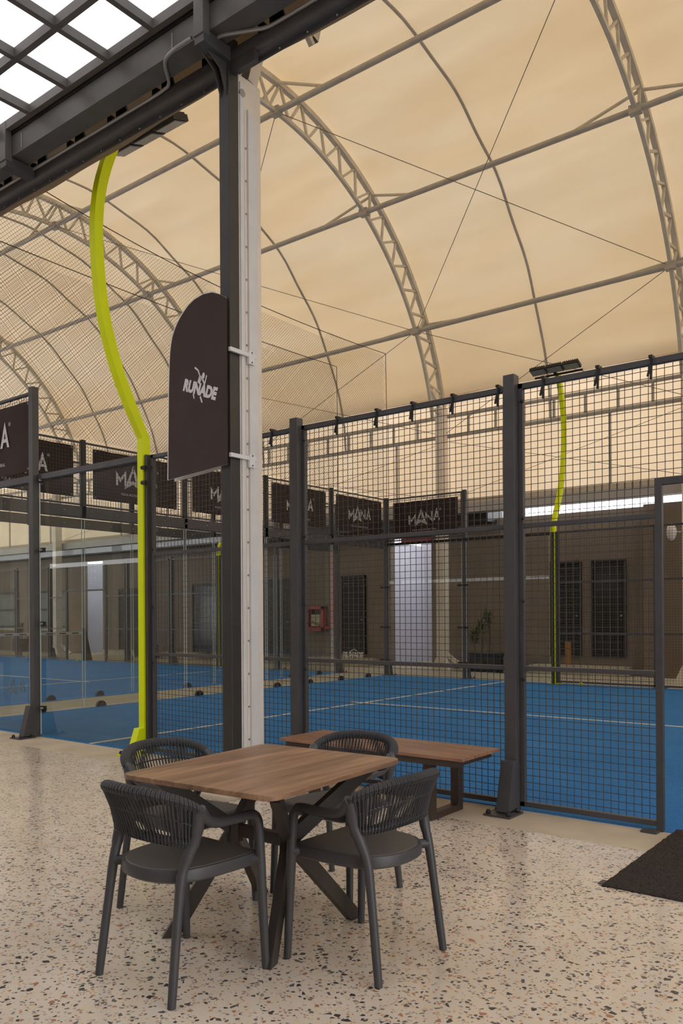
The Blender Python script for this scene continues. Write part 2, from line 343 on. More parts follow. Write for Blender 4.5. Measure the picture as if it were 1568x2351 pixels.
# ---- truss arches
def pol(r, t, u): return (u, VC+r*math.cos(t), ZC+r*math.sin(t))
names = {6.05: 'beige lattice roof arch rising from the near white column', .33: 'beige lattice roof arch in the middle of the picture', -6.85: 'beige lattice roof arch behind the safety nets',
         -14.5: 'small far lattice roof arch at the left edge', -21.8: 'farthest lattice roof arch at the tent gable', 12.4: 'lattice roof arch overhead beyond the right picture edge', 18.6: 'last lattice roof arch at the right end of the tent'}
TN = [math.radians(a) for a in (31.2, 59.3, 88.0, 120, 148)]       # purlin nodes on the bottom chord
for u in UA:
    ta, tb = math.radians(11), math.radians(169); nseg = 60
    root = thing('roof_truss', names[u], 'truss', (u, VC, ZC), 'lattice roof arches')
    sw = [(-.035, -.04), (.035, -.04), (.035, .04), (-.035, .04)]
    for nm, r, hw in (('top_chord', RT, .05), ('bottom_chord', RB, .035)):
        vs = []; fs = []
        for i in range(nseg+1):
            t = ta+(tb-ta-(math.radians(3.2) if nm == 'bottom_chord' else 0))*i/nseg
            for du, dr in ((-hw, -hw), (hw, -hw), (hw, hw), (-hw, hw)): vs.append(pol(r+dr, t, u+du))
        fs = [(i*4+k, i*4+(k+1) % 4, i*4+4+(k+1) % 4, i*4+4+k) for i in range(nseg) for k in range(4)]
        MB().add(vs, fs).build(nm, 'truss', root)
    nb = 58
    for i in range(nb-1):
        t0 = ta+(tb-ta)*i/nb; t1 = ta+(tb-ta)*(i+1)/nb
        a, b = (pol(RB, t0, u), pol(RT, t1, u)) if i % 2 else (pol(RT, t0, u), pol(RB, t1, u))
        MB().bar(a, b, .045, .045, (1, 0, 0)).build('web_brace', 'truss', root)
    for t in TN: MB().cbox(pol(RB, t, u), (.2, .14, .14)).build('node_plate', 'purlin', root)
    for ys in (1, -1):
        a = (u, VC+ys*6.1, 6.35) if ys > 0 else (u, -.3, 5.2)
# far columns
for u in UA[:5]+[12.4]:
    v = 11.92
    lab = {6.05: 'cream steel column by the right picture edge behind the court', .33: 'cream steel column beside the pale passage', -6.85: 'cream steel column hidden behind the dark near column', -14.5: 'cream steel column beside the left pale passage', -21.8: 'cream steel column at the far left end', 12.4: 'cream steel column beyond the right picture edge'}[u]
    if u == -14.5: uu = -15.9
    else: uu = u
    root = thing('tent_column', lab, 'column', (uu, v, 0), 'cream tent columns along the far side')
    MB().box((uu-.10, v-.13, .05), (uu+.10, v+.13, 6.4)).build('shaft', 'white_paint', root)
    MB().prism([(-.24, 0), (.24, 0), (.24, .03), (.11, .32), (-.11, .32), (-.24, .03)], lambda a, z: (uu+a, v-.15, z), lambda a, z: (uu+a, v+.15, z)).build('base', 'white_paint', root)
    MB().bar((uu+.05, v+.05, .42), (uu+.62, v+.1, .03), .08, .1).build('brace', 'white_paint', root)
    MB().bar((uu, v, 6.35), (uu, v-.45, 6.75), .1, .12).build('haunch', 'white_paint', root)
    MB().bar((uu, v, 6.3), (uu, v+.25, 6.7), .1, .1).build('haunch', 'white_paint', root)
# intermediate pipes under the membrane
for i, u in enumerate((3.05, -2.75, -5.75, -8.5, -10.35, -12.8, 9.2)):
    pts = []
    for k in range(61):
        t = math.radians(13+158*k/60); r = RM-.085-.018*math.sin(k*1.1); pts.append(pol(r, t, u+.012*math.sin(k*.9)))
    pts.insert(0, (u, 12.1, 5.75))
    tag(MB().tube(pts, .028, 6).build('membrane_pipe', 'purlin', smooth=True), ('thin roof pipe between the middle and right lattice arches', 'thin roof pipe passing just behind the near column', 'thin roof pipe just right of the netted lattice arch', 'thin roof pipe just left of the netted lattice arch', 'thin roof pipe in the middle of the netted left bay', 'thin roof pipe nearest the far left lattice arch', 'thin roof pipe overhead at the top right corner')[i], 'pipe', 'thin roof pipes')
# purlins
pl = ('lowest grey roof purlin on the far slope', 'grey roof purlin halfway up the far slope', 'grey roof purlin near the crown of the vault', 'grey roof purlin on the near slope', 'lowest grey roof purlin above the near gutter')
for i, t in enumerate(TN):
    v, z = VC+RB*math.cos(t), ZC+RB*math.sin(t)
    root = thing('roof_purlin', pl[i], 'purlin', (0, v, z), 'roof purlins')
    MB().cyl((-24, v, z), (22, v, z), .055, 12).build('pipe', 'purlin', root, True)
    for u in UA[:5]:
        vt, zt = VC+RT*math.cos(t), ZC+RT*math.sin(t)
        for s in (-1, 1): MB().cyl((u, vt, zt), (u+s*1.15, v+.02, z+.03), .028, 8).build('knee_strut', 'truss', root, True)
# bracing cables
def node(i, u): return pol(RB, TN[i], u)
cn = 0
cl = ('descending to the right across the big bay', 'rising to the right across the big bay', 'low on the right bay falling to the right', 'low on the right bay rising to the right', 'behind the nets falling to the right', 'behind the nets rising to the right', 'low behind the nets falling to the right', 'low behind the nets rising to the right')
for ua, ub in ((.33, 6.05), (-6.85, .33)):
    for a, b in ((node(2, ua), node(0, ub)), (node(0, ua), node(2, ub)), (node(0, ua), (ub, 12.0, 5.75)), ((ua, 12.0, 5.75), node(0, ub))):
        tag(MB().cyl(a, b, .007, 5).build('brace_cable', 'cable'), 'thin steel brace cable '+cl[cn], 'cable', 'roof brace cables'); cn += 1
for j, (ua, ub) in enumerate(((.33, 6.05), (-6.85, .33), (-15.9, -6.85))):
    for k, (za, zb) in enumerate(((5.6, 4.2), (4.2, 5.6))):
        tag(MB().cyl((ua+.1, 12.15, za), (ub-.1, 12.15, zb), .006, 5).build('brace_cable', 'cable'), 'thin wall brace cable '+('falling' if k == 0 else 'rising')+' to the right in the '+('right', 'middle', 'left')[j]+' bay of the tent wall', 'cable', 'wall brace cables')
# ================================================================= CANOPY (near)
can = struct('ceiling_canopy', MB().box((-8, -10.4, 6.0), (20, -10.3, 6.1)), 'steel_roof', 'dark steel grid canopy with white translucent panes over the terrace', 'roof')
UG = [3.837+.5715*k for k in range(-20, 29)]; VG = [-1.185-.484*k for k in range(0, 19)]
for v in VG: MB().box((-8, v-.025, 5.925), (20, v+.025, 6.005)).build('rail', 'steel_roof', can)
for u in UG: MB().box((u-.025, -10.3, 5.93), (u+.025, -1.16, 6.004)).build('cross_rail', 'steel_roof', can)
pane = None
for a, b in zip(UG[:-1], UG[1:]):
    for j in range(3): MB().box((a+.004, VG[j+1]+.003, 6.007), (b-.004, VG[j]-.003, 6.015)).build('pane', 'polycarb', can)
    MB().box((a+.004, -10.3, 6.007), (b-.004, VG[3]-.003, 6.015)).build('pane', 'polycarb', can)
struct('ceiling_flashing', MB().prism([(-1.16, 6.02), (-.52, 6.46), (-.52, 6.48), (-1.16, 6.04)], lambda v, z: (-16, v, z), lambda v, z: (20, v, z)), 'black', 'dark sheet flashing added unseen to block sky between canopy and tent', 'flashing')  # unseen sheet added to block the sky and shade the tent's near edge
MB().box((-8, -1.155, 5.896), (20, -.97, 6.02)).build('shadow_line_plate', 'black', can)  # plate closing the gap above the beam, black to stand in for shadow
bm_ = thing('canopy_beam', 'deep dark steel beam carrying the canopy edge', 'beam', (0, -1.04, 5.7))
MB().box((-8, -1.145, 5.70), (20, -.965, 5.895)).build('box_beam', 'steel_roof', bm_)
for u in (3.62, 5.72, 8.6): MB().box((u, -1.15, 5.72), (u+.012, -1.146, 5.86)).build('splice', 'zinc', bm_)
# near gutter
gu = thing('near_gutter', 'dark rounded steel gutter along the near edge of the tent', 'gutter', (0, -.75, 5.5))
prof = [(-.905, 5.695), (-.905, 5.632), (-.898, 5.612), (-.884, 5.597), (-.864, 5.588), (-.842, 5.586), (-.815, 5.592), (-.811, 5.568), (-.796, 5.568), (-.79, 5.60), (-.76, 5.66), (-.76, 5.71), (-.78, 5.71), (-.78, 5.67), (-.885, 5.67), (-.885, 5.695)]
MB().prism(prof, lambda v, z: (-13.9, v, z), lambda v, z: (20, v, z)).build('gutter_body', 'steel', gu, True)
k = 0; u = -3.0
while u < 12:
    MB().prism([(u, 5.68), (u+.06, 5.68), (u+.06, 5.86), (u, 5.86)], lambda a, z: (a, -.80, z), lambda a, z: (a, -.76, z)).build('bracket', 'black', gu)
    MB().prism([(u+.10, 5.68), (u+.30, 5.68), (u+.22, 5.92), (u+.10, 5.92)], lambda a, z: (a, -.78, z), lambda a, z: (a, -.76, z)).build('bracket', 'black', gu); u += .62
for k in range(60):
    MB().sphere((-4+.27*k, -.812, 5.58), .008, 6, 4).build('rivet', 'zinc', gu)
def smoothpts(ctrl, n=6):
    P_ = [Vector(c) for c in ctrl]; out = []
    for i in range(len(P_)-1):
        p0, p1, p2, p3 = P_[max(i-1, 0)], P_[i], P_[i+1], P_[min(i+2, len(P_)-1)]
        for k in range(n):
            t = k/n; out.append(.5*((2*p1)+(p2-p0)*t+(2*p0-5*p1+4*p2-p3)*t*t+(3*p1-p0-3*p2+p3)*t**3))
    out.append(P_[-1]); return out
tag(MB().tube([(-8, -.925, 5.672), (4.6, -.925, 5.672)]+smoothpts([(5.22, -.925, 5.672), (5.36, -.93, 5.675), (5.46, -.955, 5.68), (5.62, -1.13, 5.685), (5.78, -1.18, 5.688), (5.98, -1.18, 5.69)], 6), .014, 8).build('conduit', 'zinc', smooth=True), 'grey electrical conduit running along the gutter left of the column', 'conduit', 'grey conduits')
tag(MB().tube(smoothpts([(6.12, -1.06, 5.69), (6.2, -1.05, 5.69), (6.38, -.98, 5.68), (6.52, -.93, 5.675), (6.7, -.925, 5.672)], 6)+[(7.2, -.925, 5.672), (16, -.925, 5.672)], .014, 8).build('conduit', 'zinc', smooth=True), 'grey electrical conduit running along the gutter right of the column', 'conduit', 'grey conduits')
# canopy columns
for u0, lab in ((6.06, 'dark square steel canopy column beside the dining table'), (3.38, 'dark bracket post at the left edge of the canopy beam')):
    near = u0 > 5
    root = thing('canopy_column', lab, 'column', (u0, -.88, 0 if near else 5.5))
    if near: MB().box((u0-.052, -.93, .03), (u0+.052, -.826, 5.80)).build('shaft', 'column_dark', root, bevel=.004)
    MB().box((u0-.02, -1.207, 5.59), (u0+.08, -.93 if near else -.91, 5.69)).build('bracket_arm', 'steel', root, bevel=.004)
    MB().box((u0-.022, -1.215, 5.65), (u0+.082, -1.147, 6.0)).build('upright', 'steel_roof', root, bevel=.004)
    if near:
        for s in (-1, 1): MB().prism([(-.93, 5.34), (-.925, 5.59), (-1.12, 5.59), (-1.0, 5.52)], lambda v, z: (u0+s*.03-.005, v, z), lambda v, z: (u0+s*.03+.005, v, z)).build('gusset', 'steel', root)
        MB().box((u0+.05, -.9, 5.52), (u0+.30, -.86, 5.62)).build('side_bracket', 'steel', root)
# white tent column
wcx0, wcx1 = 5.93, 6.11
root = thing('tent_column', 'tall off-white tent column with screwed cover strip behind the dark column', 'column', (6.02, -.70, 0))
root_wc = root
MB().box((wcx0, -.822, .03), (wcx1, -.575, 5.56)).build('shaft', 'white_paint', root, bevel=.006)
MB().box((wcx1, -.815, .03), (wcx1+.012, -.775, 5.5)).build('edge_strip', 'white_strip', root)
MB().prism([(-.725, .03), (-.655, .03), (-.64, .05), (-.64, 5.22), (-.735, 5.32), (-.735, .05)], lambda v, z: (wcx1, v, z), lambda v, z: (wcx1+.02, v, z)).build('cover_strip', 'white_strip', root)
MB().box((wcx1, -.765, .35), (wcx1+.006, -.742, 5.3)).build('groove_strip', 'white_paint', root)
for k in range(19): MB().cyl((wcx1+.005, -.752, .42+.255*k), (wcx1+.013, -.752, .42+.255*k), .009, 8).build('screw', 'zinc', root)
MB().cyl((wcx1, -.79, 5.42), (wcx1+.015, -.79, 5.42), .03, 14).build('eyelet', 'zinc', root)
tag(MB().box((5.60, -1.07, 0), (6.19, -.42, .032)).build('plinth', 'concrete', bevel=.004), 'thin concrete plinth under the two columns', 'plinth')
# near arch feet on the near column side
MB().bar((6.02, -.62, 5.6), (6.02, -.46, 6.15), .1, .1).build('haunch', 'white_paint', root_wc)
for u, lb in ((.33, 'first'), (-6.85, 'second'), (12.4, 'right')):
    root = thing('tent_column', 'off-white tent column on the near side beyond the picture edge, '+lb+' one', 'column', (u, -.70, 0), 'near tent columns')
    MB().box((u-.09, -.822, 0), (u+.09, -.58, 5.56)).build('shaft', 'white_paint', root); MB().bar((u, -.62, 5.5), (u, -.46, 6.15), .1, .1).build('haunch', 'white_paint', root)
# ================================================================= COURT FENCES
def fence_post(u, v, h, lab, out, ax='v', m='steel', w=.065):
    """post of court fence; out = unit direction away from the court (along v or u)"""
    root = thing('fence_post', lab, 'post', (u, v, 0), 'court fence posts')
    MB().box((u-w/2, v-.04, 0), (u+w/2, v+.04, h)).build('shaft', m, root, bevel=.004)
    o = out
    if ax == 'v':
        MB().prism([(0, .02), (.14*o, .02), (.055*o, .36), (0, .36)], lambda a, z: (u-w/2-.004, v+o*.038+a, z), lambda a, z: (u+w/2+.004, v+o*.038+a, z)).build('gusset', m, root)
        MB().box((u-.1, v-.05, .0), (u+.1, v+o*.26, .012)).build('base_plate', m, root)
        pts = [(u-.075, v+o*.23), (u+.075, v+o*.23), (u+.075, v+o*.09), (u-.075, v+o*.09)]
    else:
        MB().prism([(0, .02), (.14*o, .02), (.055*o, .36), (0, .36)], lambda a, z: (u+o*.03+a, v-.04, z), lambda a, z: (u+o*.03+a, v+.04, z)).build('gusset', m, root)
        MB().box((u-.05, v-.1, 0), (u+o*.24, v+.1, .012)).build('base_plate', m, root); pts = [(u+o*.2, v-.07), (u+o*.2, v+.07)]
    for x, y in pts: MB().sphere((x, y, .02), .02, 8, 6, (1, 1, 1.2)).build('bolt', 'black', root)
    return root
def wires(mb, fn, a0, a1, z0, z1, pitch=.05, t=.0037):
    n = max(1, round((a1-a0)/pitch)); 
    for i in range(1, n):
        a = a0+(a1-a0)*i/n; _w(mb, fn, a-t/2, a+t/2, z0, z1, t)
    n = max(1, round((z1-z0)/pitch))
    for i in range(1, n):
        z = z0+(z1-z0)*i/n; _w(mb, fn, a0, a1, z-t/2, z+t/2, t, t*.9)
def _w(mb, fn, a0, a1, z0, z1, t, d=0):
    vs = [fn(a, b, z) for a, b, z in ((a0, d, z0), (a1, d, z0), (a1, d+t, z0), (a0, d+t, z0), (a0, d, z1), (a1, d, z1), (a1, d+t, z1), (a0, d+t, z1))]
    mb.add(vs, [(0, 1, 5, 4), (1, 2, 6, 5), (2, 3, 7, 6), (3, 0, 4, 7)])
def mesh_panel(a0, a1, z0, z1, plane, lab, rails=(1.0, 2.0), fr=.04, ax='v', pitch=.05, t=.0037, name='mesh_panel', loc=None):
    fn = (lambda a, d, z: (a, plane+d, z)) if ax == 'v' else (lambda a, d, z: (plane+d, a, z))
    root = thing(name, lab, 'fence panel', loc or fn((a0+a1)/2, 0, 0), 'wire mesh fence panels')
    def b(nm, x0, x1, y0, y1, d=.02): MB().box(fn(x0, -d, y0), fn(x1, d, y1)).build(nm, 'steel', root, bevel=.003 if fr > .035 else 0)
    b('stile', a0, a0+fr*.8, z0, z1); b('stile', a1-fr*.8, a1, z0, z1)
    b('top_rail', a0, a1, z1-fr, z1); b('bottom_rail', a0, a1, z0, z0+fr*.9)
    for r in rails: b('mid_rail', a0+fr*.8, a1-fr*.8, r-fr*.4, r+fr*.4, .018)
    mb = MB(); wires(mb, fn, a0+fr*.6, a1-fr*.6, z0+fr*.6, z1-fr*.6, pitch, t)
    w = mb.build('wire_mesh', 'wire', root); w['kind'] = 'stuff'
    return root
def glass_panel(a0, a1, z0, z1, plane, lab, ax='v', feet=(), inside=1, edge=True):
    fn = (lambda a, d, z: (a, plane+d, z)) if ax == 'v' else (lambda a, d, z: (plane+d, a, z))
    root = thing('glass_screen', lab, 'glass screen', fn((a0+a1)/2, 0, z0), 'court glass panels')
    MB().add([fn(a0+.006, 0, z0), fn(a1-.006, 0, z0), fn(a1-.006, 0, z1), fn(a0+.006, 0, z1)], [(0, 1, 2, 3)]).build('pane', 'glass', root)
    if edge:
        for a in (a0+.004, a1-.004): MB().box(fn(a-.003, -.006, z0), fn(a+.003, .006, z1)).build('polished_edge', 'glass_edge', root)
    for a in feet:
        poly = [(.085*math.cos(PI*k/10), .012+.085*math.sin(PI*k/10)) for k in range(11)]
        MB().prism(poly, lambda s, z: fn(a+s, -.022, z), lambda s, z: fn(a+s, .022, z)).build('foot_clamp', 'black', root)
        MB().sphere(fn(a, .03*inside, .055), .012, 8, 6).build('clamp_bolt', 'steel', root)
    return root
# ---- near side of court 1 (v = 0)
N0 = 0.0
glass_panel(.05, 1.96, .03, 2.93, N0, 'near side glass panel at the left picture edge under the brown banner', edge=True)
glass_panel(2.05, 3.90, .03, 2.93, N0, 'tall clear glass panel between grey post and yellow lamp post')
gpost = fence_post(2.0, -.04, 4.03, 'tall grey fence post at the left beside the banner', -1, w=.085)
fence_post(6.0, -.04, 3.06, 'grey fence post right of the white column behind the bench', -1, w=.085)
fence_post(8.0, -.04, 3.06, 'grey fence post right of the bench with bolted foot plate', -1, w=.085)
mesh_panel(.02, 1.95, 3.0, 4.0, N0, 'wire mesh panel carrying the brown banner at the left edge', rails=(), fr=.03)
rt_ = thing('glass_rail', 'grey top rail over the near side glass', 'rail', (3, 0, 2.95))
MB().box((.02, -.025, 2.95), (1.96, .02, 3.0)).build('rail', 'steel', rt_); MB().box((2.04, -.025, 2.96), (3.92, .02, 3.02)).build('rail', 'steel', rt_)
MP = [None, None]
MP[0] = mesh_panel(4.06, 5.957, .03, 3.0, N0, 'wire mesh fence panel between yellow post and dark column')
MP[1] = mesh_panel(6.043, 7.957, .03, 3.0, N0, 'wire mesh fence panel behind the wooden bench')
gp = thing('mesh_panel', 'wire mesh fence panel left of and above the gate opening', 'fence panel', (8.5, 0, 0), 'wire mesh fence panels')
for nm, a, b, z0, z1, d in (('stile', 8.043, 8.078, .03, 3.0, .02), ('top_rail', 8.043, 11.0, 2.96, 3.0, .02), ('bottom_rail', 8.043, 8.975, .03, .066, .02), ('mid_rail', 8.078, 8.975, .984, 1.016, .018), ('mid_rail', 8.078, 8.975, 1.984, 2.016, .018)):
    MB().box((a, -d, z0), (b, d, z1)).build(nm, 'steel', gp, bevel=.003)
_f = lambda a, d, z: (a, d, z); mb = MB()
wires(mb, _f, 8.08, 8.98, .05, 2.235); wires(mb, _f, 8.08, 11.0, 2.19, 2.98); w = mb.build('wire_mesh', 'wire', gp); w['kind'] = 'stuff'
for pnl, u in ((MP[0], 4.10), (MP[1], 6.10), (gp, 8.10)):
    for z in (2.87, 2.05, 1.47, .92): MB().sphere((u-.022, -.027, z), .013, 8, 6).build('bolt', 'black', pnl)
gf = thing('gate_frame', 'grey square tube frame of the open gate at the right', 'gate', (9.0, 0, 0))
MB().box((8.975, -.02, 0), (9.02, .02, 2.235)).build('jamb', 'steel', gf, bevel=.003); MB().box((9.02, -.019, 2.191), (10.16, .019, 2.234)).build('header', 'steel', gf, bevel=.003)
MB().box((10.16, -.02, 0), (10.2, .02, 2.235)).build('jamb', 'steel', gf); MB().box((8.90, -.1, 0), (9.0, -.02, .012)).build('foot_plate', 'steel', gf)
mesh_panel(10.22, 12.0, .03, 2.235, N0, 'wire mesh fence panel beyond the gate opening', rails=(1.0,))
# clamps on posts
for u, zs in ((2.0, (.33, 1.3, 2.15, 2.95)),):
    for i, z in enumerate(zs):
        k = gpost
        cp = MB().box((u+.02, -.005, z-.025), (u+.14, .02, z+.025)).build('glass_clamp', 'black', k); MB().cyl((u+.1, -.035, z), (u+.1, .02, z), .014, 10).build('clamp_bolt', 'zinc', cp, True)
for i, u in enumerate((5.70, 6.43, 6.83, 7.165, 7.52, 7.89, 8.234, 8.616, 8.96)):
    lb = ('left of the post by the white column', 'first right of the post by the white column', 'above the left end of the bench', 'above the middle of the bench', 'above the right end of the bench', 'just left of the post beside the bench', 'first right of the post beside the bench', 'over the middle of the narrow panel', 'at the gate corner')[i]
    k = thing('strap', 'black strap on the top rail '+lb, 'strap', (u, -.02, 2.86), 'black straps on the top rail')
    MB().bar((u, -.025, 2.865), (u+.006, -.026, 3.012), .012, .016, (0, 1, 0)).build('loop', 'black', k); MB().bar((u-.018, -.03, 2.885), (u-.002, -.026, 2.96), .012, .012, (0, 1, 0)).build('tail', 'black', k)
    MB().box((u-.012, -.035, 3.0), (u+.012, .03, 3.018)).build('buckle', 'black', k)
# bolts on near posts
for nm, u in (('a', 6.055), ('b', 8.055)): pass
# ---- lamp posts
def lamp_post(u, v, out, lab, full=True, m='yellow', lamp=True, bolts=True):
    root = thing('lamp_post', lab, 'lamp post', (u, v, 0), 'yellow floodlight posts')
    h = .038
    pts = [(0, .02), (0, 3.17), (-.17, 3.48), (-.32, 3.79), (-.43, 4.11), (-.50, 4.42), (-.54, 4.79), (-.55, 5.12), (-.52, 5.43), (-.45, 5.71), (-.34, 6.0), (-.24, 6.17)]
    ctr = [(u, v-out*d, z) for d, z in pts]
    fine = ctr[:2]+smoothpts(ctr[2:], 3)
    wd_, hd_ = .042, .048; vs = []
    for i, p in enumerate(fine):
        a = Vector(fine[max(i-1, 0)]); b = Vector(fine[min(i+1, len(fine)-1)]); d = (b-a).normalized(); nrm = Vector((1, 0, 0)).cross(d).normalized()
        for su, sn in ((-1, -1), (1, -1), (1, 1), (-1, 1)): vs.append(Vector(p)+Vector((1, 0, 0))*su*wd_+nrm*sn*hd_)
    n = len(fine); fs = [(i*4+k, i*4+(k+1) % 4, i*4+4+(k+1) % 4, i*4+4+k) for i in range(n-1) for k in range(4)]+[(3, 2, 1, 0), (n*4-4, n*4-3, n*4-2, n*4-1)]
    MB().add(vs, fs).build('pole', m, root)
    o = out
    MB().prism([(0, .015), (.15*o, .015), (.06*o, .26), (0, .26)], lambda a, z: (u-.044, v+o*.047+a, z), lambda a, z: (u+.044, v+o*.047+a, z)).build('gusset', m, root)
    MB().box((u-.12, v-.05, 0), (u+.12, v+o*.27, .012)).build('base_plate', m, root)
    for x, y in ((u-.09, v+o*.23), (u+.09, v+o*.23), (u+.09, v+o*.1), (u-.09, v+o*.1)): MB().sphere((x, y, .024), .022, 8, 6).build('bolt', 'black', root)
    MB().box((u+.045, v-.03, .0), (u+.085, v+.03, 3.0)).build('fence_stile', 'steel', root)
    if out > 0: MB().box((u-.028, v-.075, .0), (u+.028, v-.05, 2.99)).build('fence_stile', 'black', root)
    if out < 0:
        for z in (2.72, 2.87): MB().cyl((u+.03, v-.05, z), (u+.09, v-.05, z), .02, 8).build('bolt', 'black', root)
    if lamp:
        vl = v+out*.30; fx = -out
        lf = MB().bar((u, v+out*.25, 6.14), (u, v-out*.0, 6.22), .05, .05).build('lamp_arm', 'black', root)
        for k in range(3):
            uu = u+.06+(k-1)*.34; cy = v-out*.02; cz = 6.225
            tilt = .35*fx
            def T(x, y, z): return (uu+x, cy+y*math.cos(tilt)-z*math.sin(tilt), cz+y*math.sin(tilt)+z*math.cos(tilt))
            md = MB().prism([(-.16, -.1), (.16, -.1), (.16, .1), (-.16, .1)], lambda x, y: T(x, y, -.03), lambda x, y: T(x, y, .03)).build('lamp_module', 'black', root)
            MB().prism([(-.14, -.075), (.14, -.075), (.14, .075), (-.14, .075)], lambda x, y: T(x, y, -.04), lambda x, y: T(x, y, -.031)).build('lens', 'lens', md)
            for q in range(7):
                x = -.13+.043*q; MB().prism([(x, -.09), (x+.012, -.09), (x+.012, .09), (x, .09)], lambda a, y: T(a, y, .03), lambda a, y: T(a, y, .055)).build('fin', 'black', md)
        MB().prism([(-.5, 0), (.5, 0), (.5, .04), (-.5, .04)], lambda a, z: (u+.06+a, v+out*.14, 6.12+z), lambda a, z: (u+.06+a, v+out*.15, 6.12+z)).build('bracket', 'black', root)
    return root
# direction sign: the pole leans away from the court first
def LP(u, v, out, lab, **k): return lamp_post(u, v, out, lab, **k)
U2 = -1.42
LP(3.95, -.02, -1, 'tall lime yellow curved lamp post standing by the table at the near fence')
LP(4.0, 10.02, 1, 'lime yellow curved lamp post on the far side of the near court')
LP(U2-4.06, 10.02, 1, 'lime yellow lamp post on the far side of the second court')
# ---- lettering
LOGO = [[(0,.06),(0,.33),(.10,.20),(.235,.36),(.235,.06),(.195,.06),(.195,.25),(.10,.12),(.045,.19),(.045,.06)],
        [(.19,0),(.405,.48),(.42,.40),(.275,.045)], [(.405,.48),(.585,.03),(.50,.055),(.39,.37)],
        [(.255,.03),(.335,.185),(.37,.15),(.40,.19),(.43,.15),(.455,.175),(.525,.05),(.45,.075),(.395,.11),(.33,.075)],
        [(.53,.19),(.53,.37),(.71,.20),(.71,.38),(.755,.38),(.755,.09),(.575,.27),(.575,.19)],
        [(.775,.12),(.885,.46),(.99,.12),(.942,.12),(.92,.19),(.85,.19),(.825,.12)]]
HOLE = [(.865,.235),(.908,.235),(.885,.32)]
def put_logo(root, fn, w, m='print_white', sub=True, hole='brown_banner'):
    """fn(a,b,d): a along the banner (0..), b up, d towards the viewer; the logo is centred on 0,0"""
    mb = MB()
    for pl_ in LOGO: mb.add([fn((a-.5)*w, (b-.2)*w, .003) for a, b in pl_], [tuple(range(len(pl_)))])
    mb.build('lettering', m, root)['kind'] = 'stuff'
    MB().add([fn((a-.5)*w, (b-.2)*w, .0045) for a, b in HOLE], [(0, 1, 2)]).build('lettering_counter', hole, root)
    if sub:
        vs, fs = text_poly('AGUA ALCALINA NATURAL', .062*w, 0.0)
        MB().add([fn(x, y-.32*w, .003) for x, y in vs], fs).build('small_lettering', m, root)['kind'] = 'stuff'
        vs, fs = text_poly('®', .07*w); MB().add([fn(x+.5*w, y+.19*w, .003) for x, y in vs], fs).build('mark', m, root)
def banner(a0, a1, z0, z1, fn, lab, w=.82, flip=1):
    c = (a0+a1)/2; root = thing('banner', lab, 'banner', fn(c, z0, 0), 'brown advertising banners')
    n = 10; vs = []; 
    for j in range(n+1):
        a = a0+(a1-a0)*j/n
        for z in (z0, z1): vs.append(fn(a, z+.004*math.sin(j*2.2), .004*math.sin(j*1.7)))
    for j in range(n+1):
        a = a0+(a1-a0)*j/n
        for z in (z0, z1): vs.append(fn(a, z+.004*math.sin(j*2.2), -.004+.004*math.sin(j*1.7)))
    o = 2*(n+1); fs = [(2*j, 2*j+2, 2*j+3, 2*j+1) for j in range(n)]+[(o+2*j+1, o+2*j+3, o+2*j+2, o+2*j) for j in range(n)]
    MB().add(vs, fs).build('cloth', 'brown_banner', root)
    put_logo(root, lambda a, b, d: fn(c+flip*a, (z0+z1)/2+b, d+.006), w)
    for a in (a0+.04, c, a1-.04):
        for z in (z0+.03, z1-.03): MB().sphere(fn(a, z, .008), .014, 6, 4).build('eyelet', 'zinc', root)
    return root
# ---- back wall of court 1 (u = 0) and of court 2 (u = -1.4)
CP = {}
for uu, nm, ins in ((0.0, 'near', 1), (-1.42, 'far', -1)):
    out = -1 if ins > 0 else 1
    for k in range(5):
        f0 = [2*k+.3, 2*k+1.27] if uu == 0 else [2*k+.35, 2*k+1.3]
        glass_panel(2*k+.02, 2*k+1.98, .03, 2.93, uu, ('first', 'second', 'third', 'fourth', 'fifth')[k]+' glass panel of the '+nm+' back wall counted from the dining side', ax='u', feet=f0, inside=ins)
        mesh_panel(2*k+.03, 2*k+1.97, 3.05, 4.0, uu, ('first', 'second', 'third', 'fourth', 'fifth')[k]+' upper mesh panel of the '+nm+' back wall counted from the dining side', rails=(), fr=.022, ax='u', t=.004)
        if k:
            rp = thing('wall_post', ('', 'first', 'second', 'third', 'fourth')[k]+' upper post of the '+nm+' back wall counted from the dining side', 'post', (uu, 2*k, 2.9), 'upper wall posts')
            MB().box((uu-.03, 2*k-.035, 2.86), (uu+.03, 2*k+.035, 4.03)).build('shaft', 'black', rp)
    rr = thing('wall_rail', 'dark horizontal rail along the top of the '+nm+' glass back wall', 'rail', (uu, 5, 2.9))
    MB().box((uu-.03, 0, 2.87), (uu+.03, 10, 3.03)).build('rail', 'steel', rr)
    for k in range(21): MB().sphere((uu+.034, .25+.47*k, 2.95), .013, 6, 4).build('bolt', 'zinc', rr)
    CP[nm] = fence_post(uu, 10.0, 4.03, 'grey corner post at the far end of the '+nm+' glass back wall', 1, w=.09)
    fence_post(uu, -.02, 4.03, 'grey corner post at the dining end of the '+nm+' glass back wall', -1, w=.09)
fnu = lambda a, z, d: (-.03+d, a, z)
for k, lab in enumerate(('brown banner with white lettering half hidden behind the tall grey post', 'brown banner with white lettering behind the yellow lamp post', 'brown banner with white lettering half behind the dark column', 'brown banner with white lettering right of the white column', 'brown banner with white lettering at the far corner of the back wall')):
    banner(2*k+.2, 2*k+1.86, 3.17, 3.93, fnu, lab)
banner(.17, 1.84, 3.10, 3.90, lambda a, z, d: (a, 10.03-d, z), 'brown banner with white lettering on the far side fence')
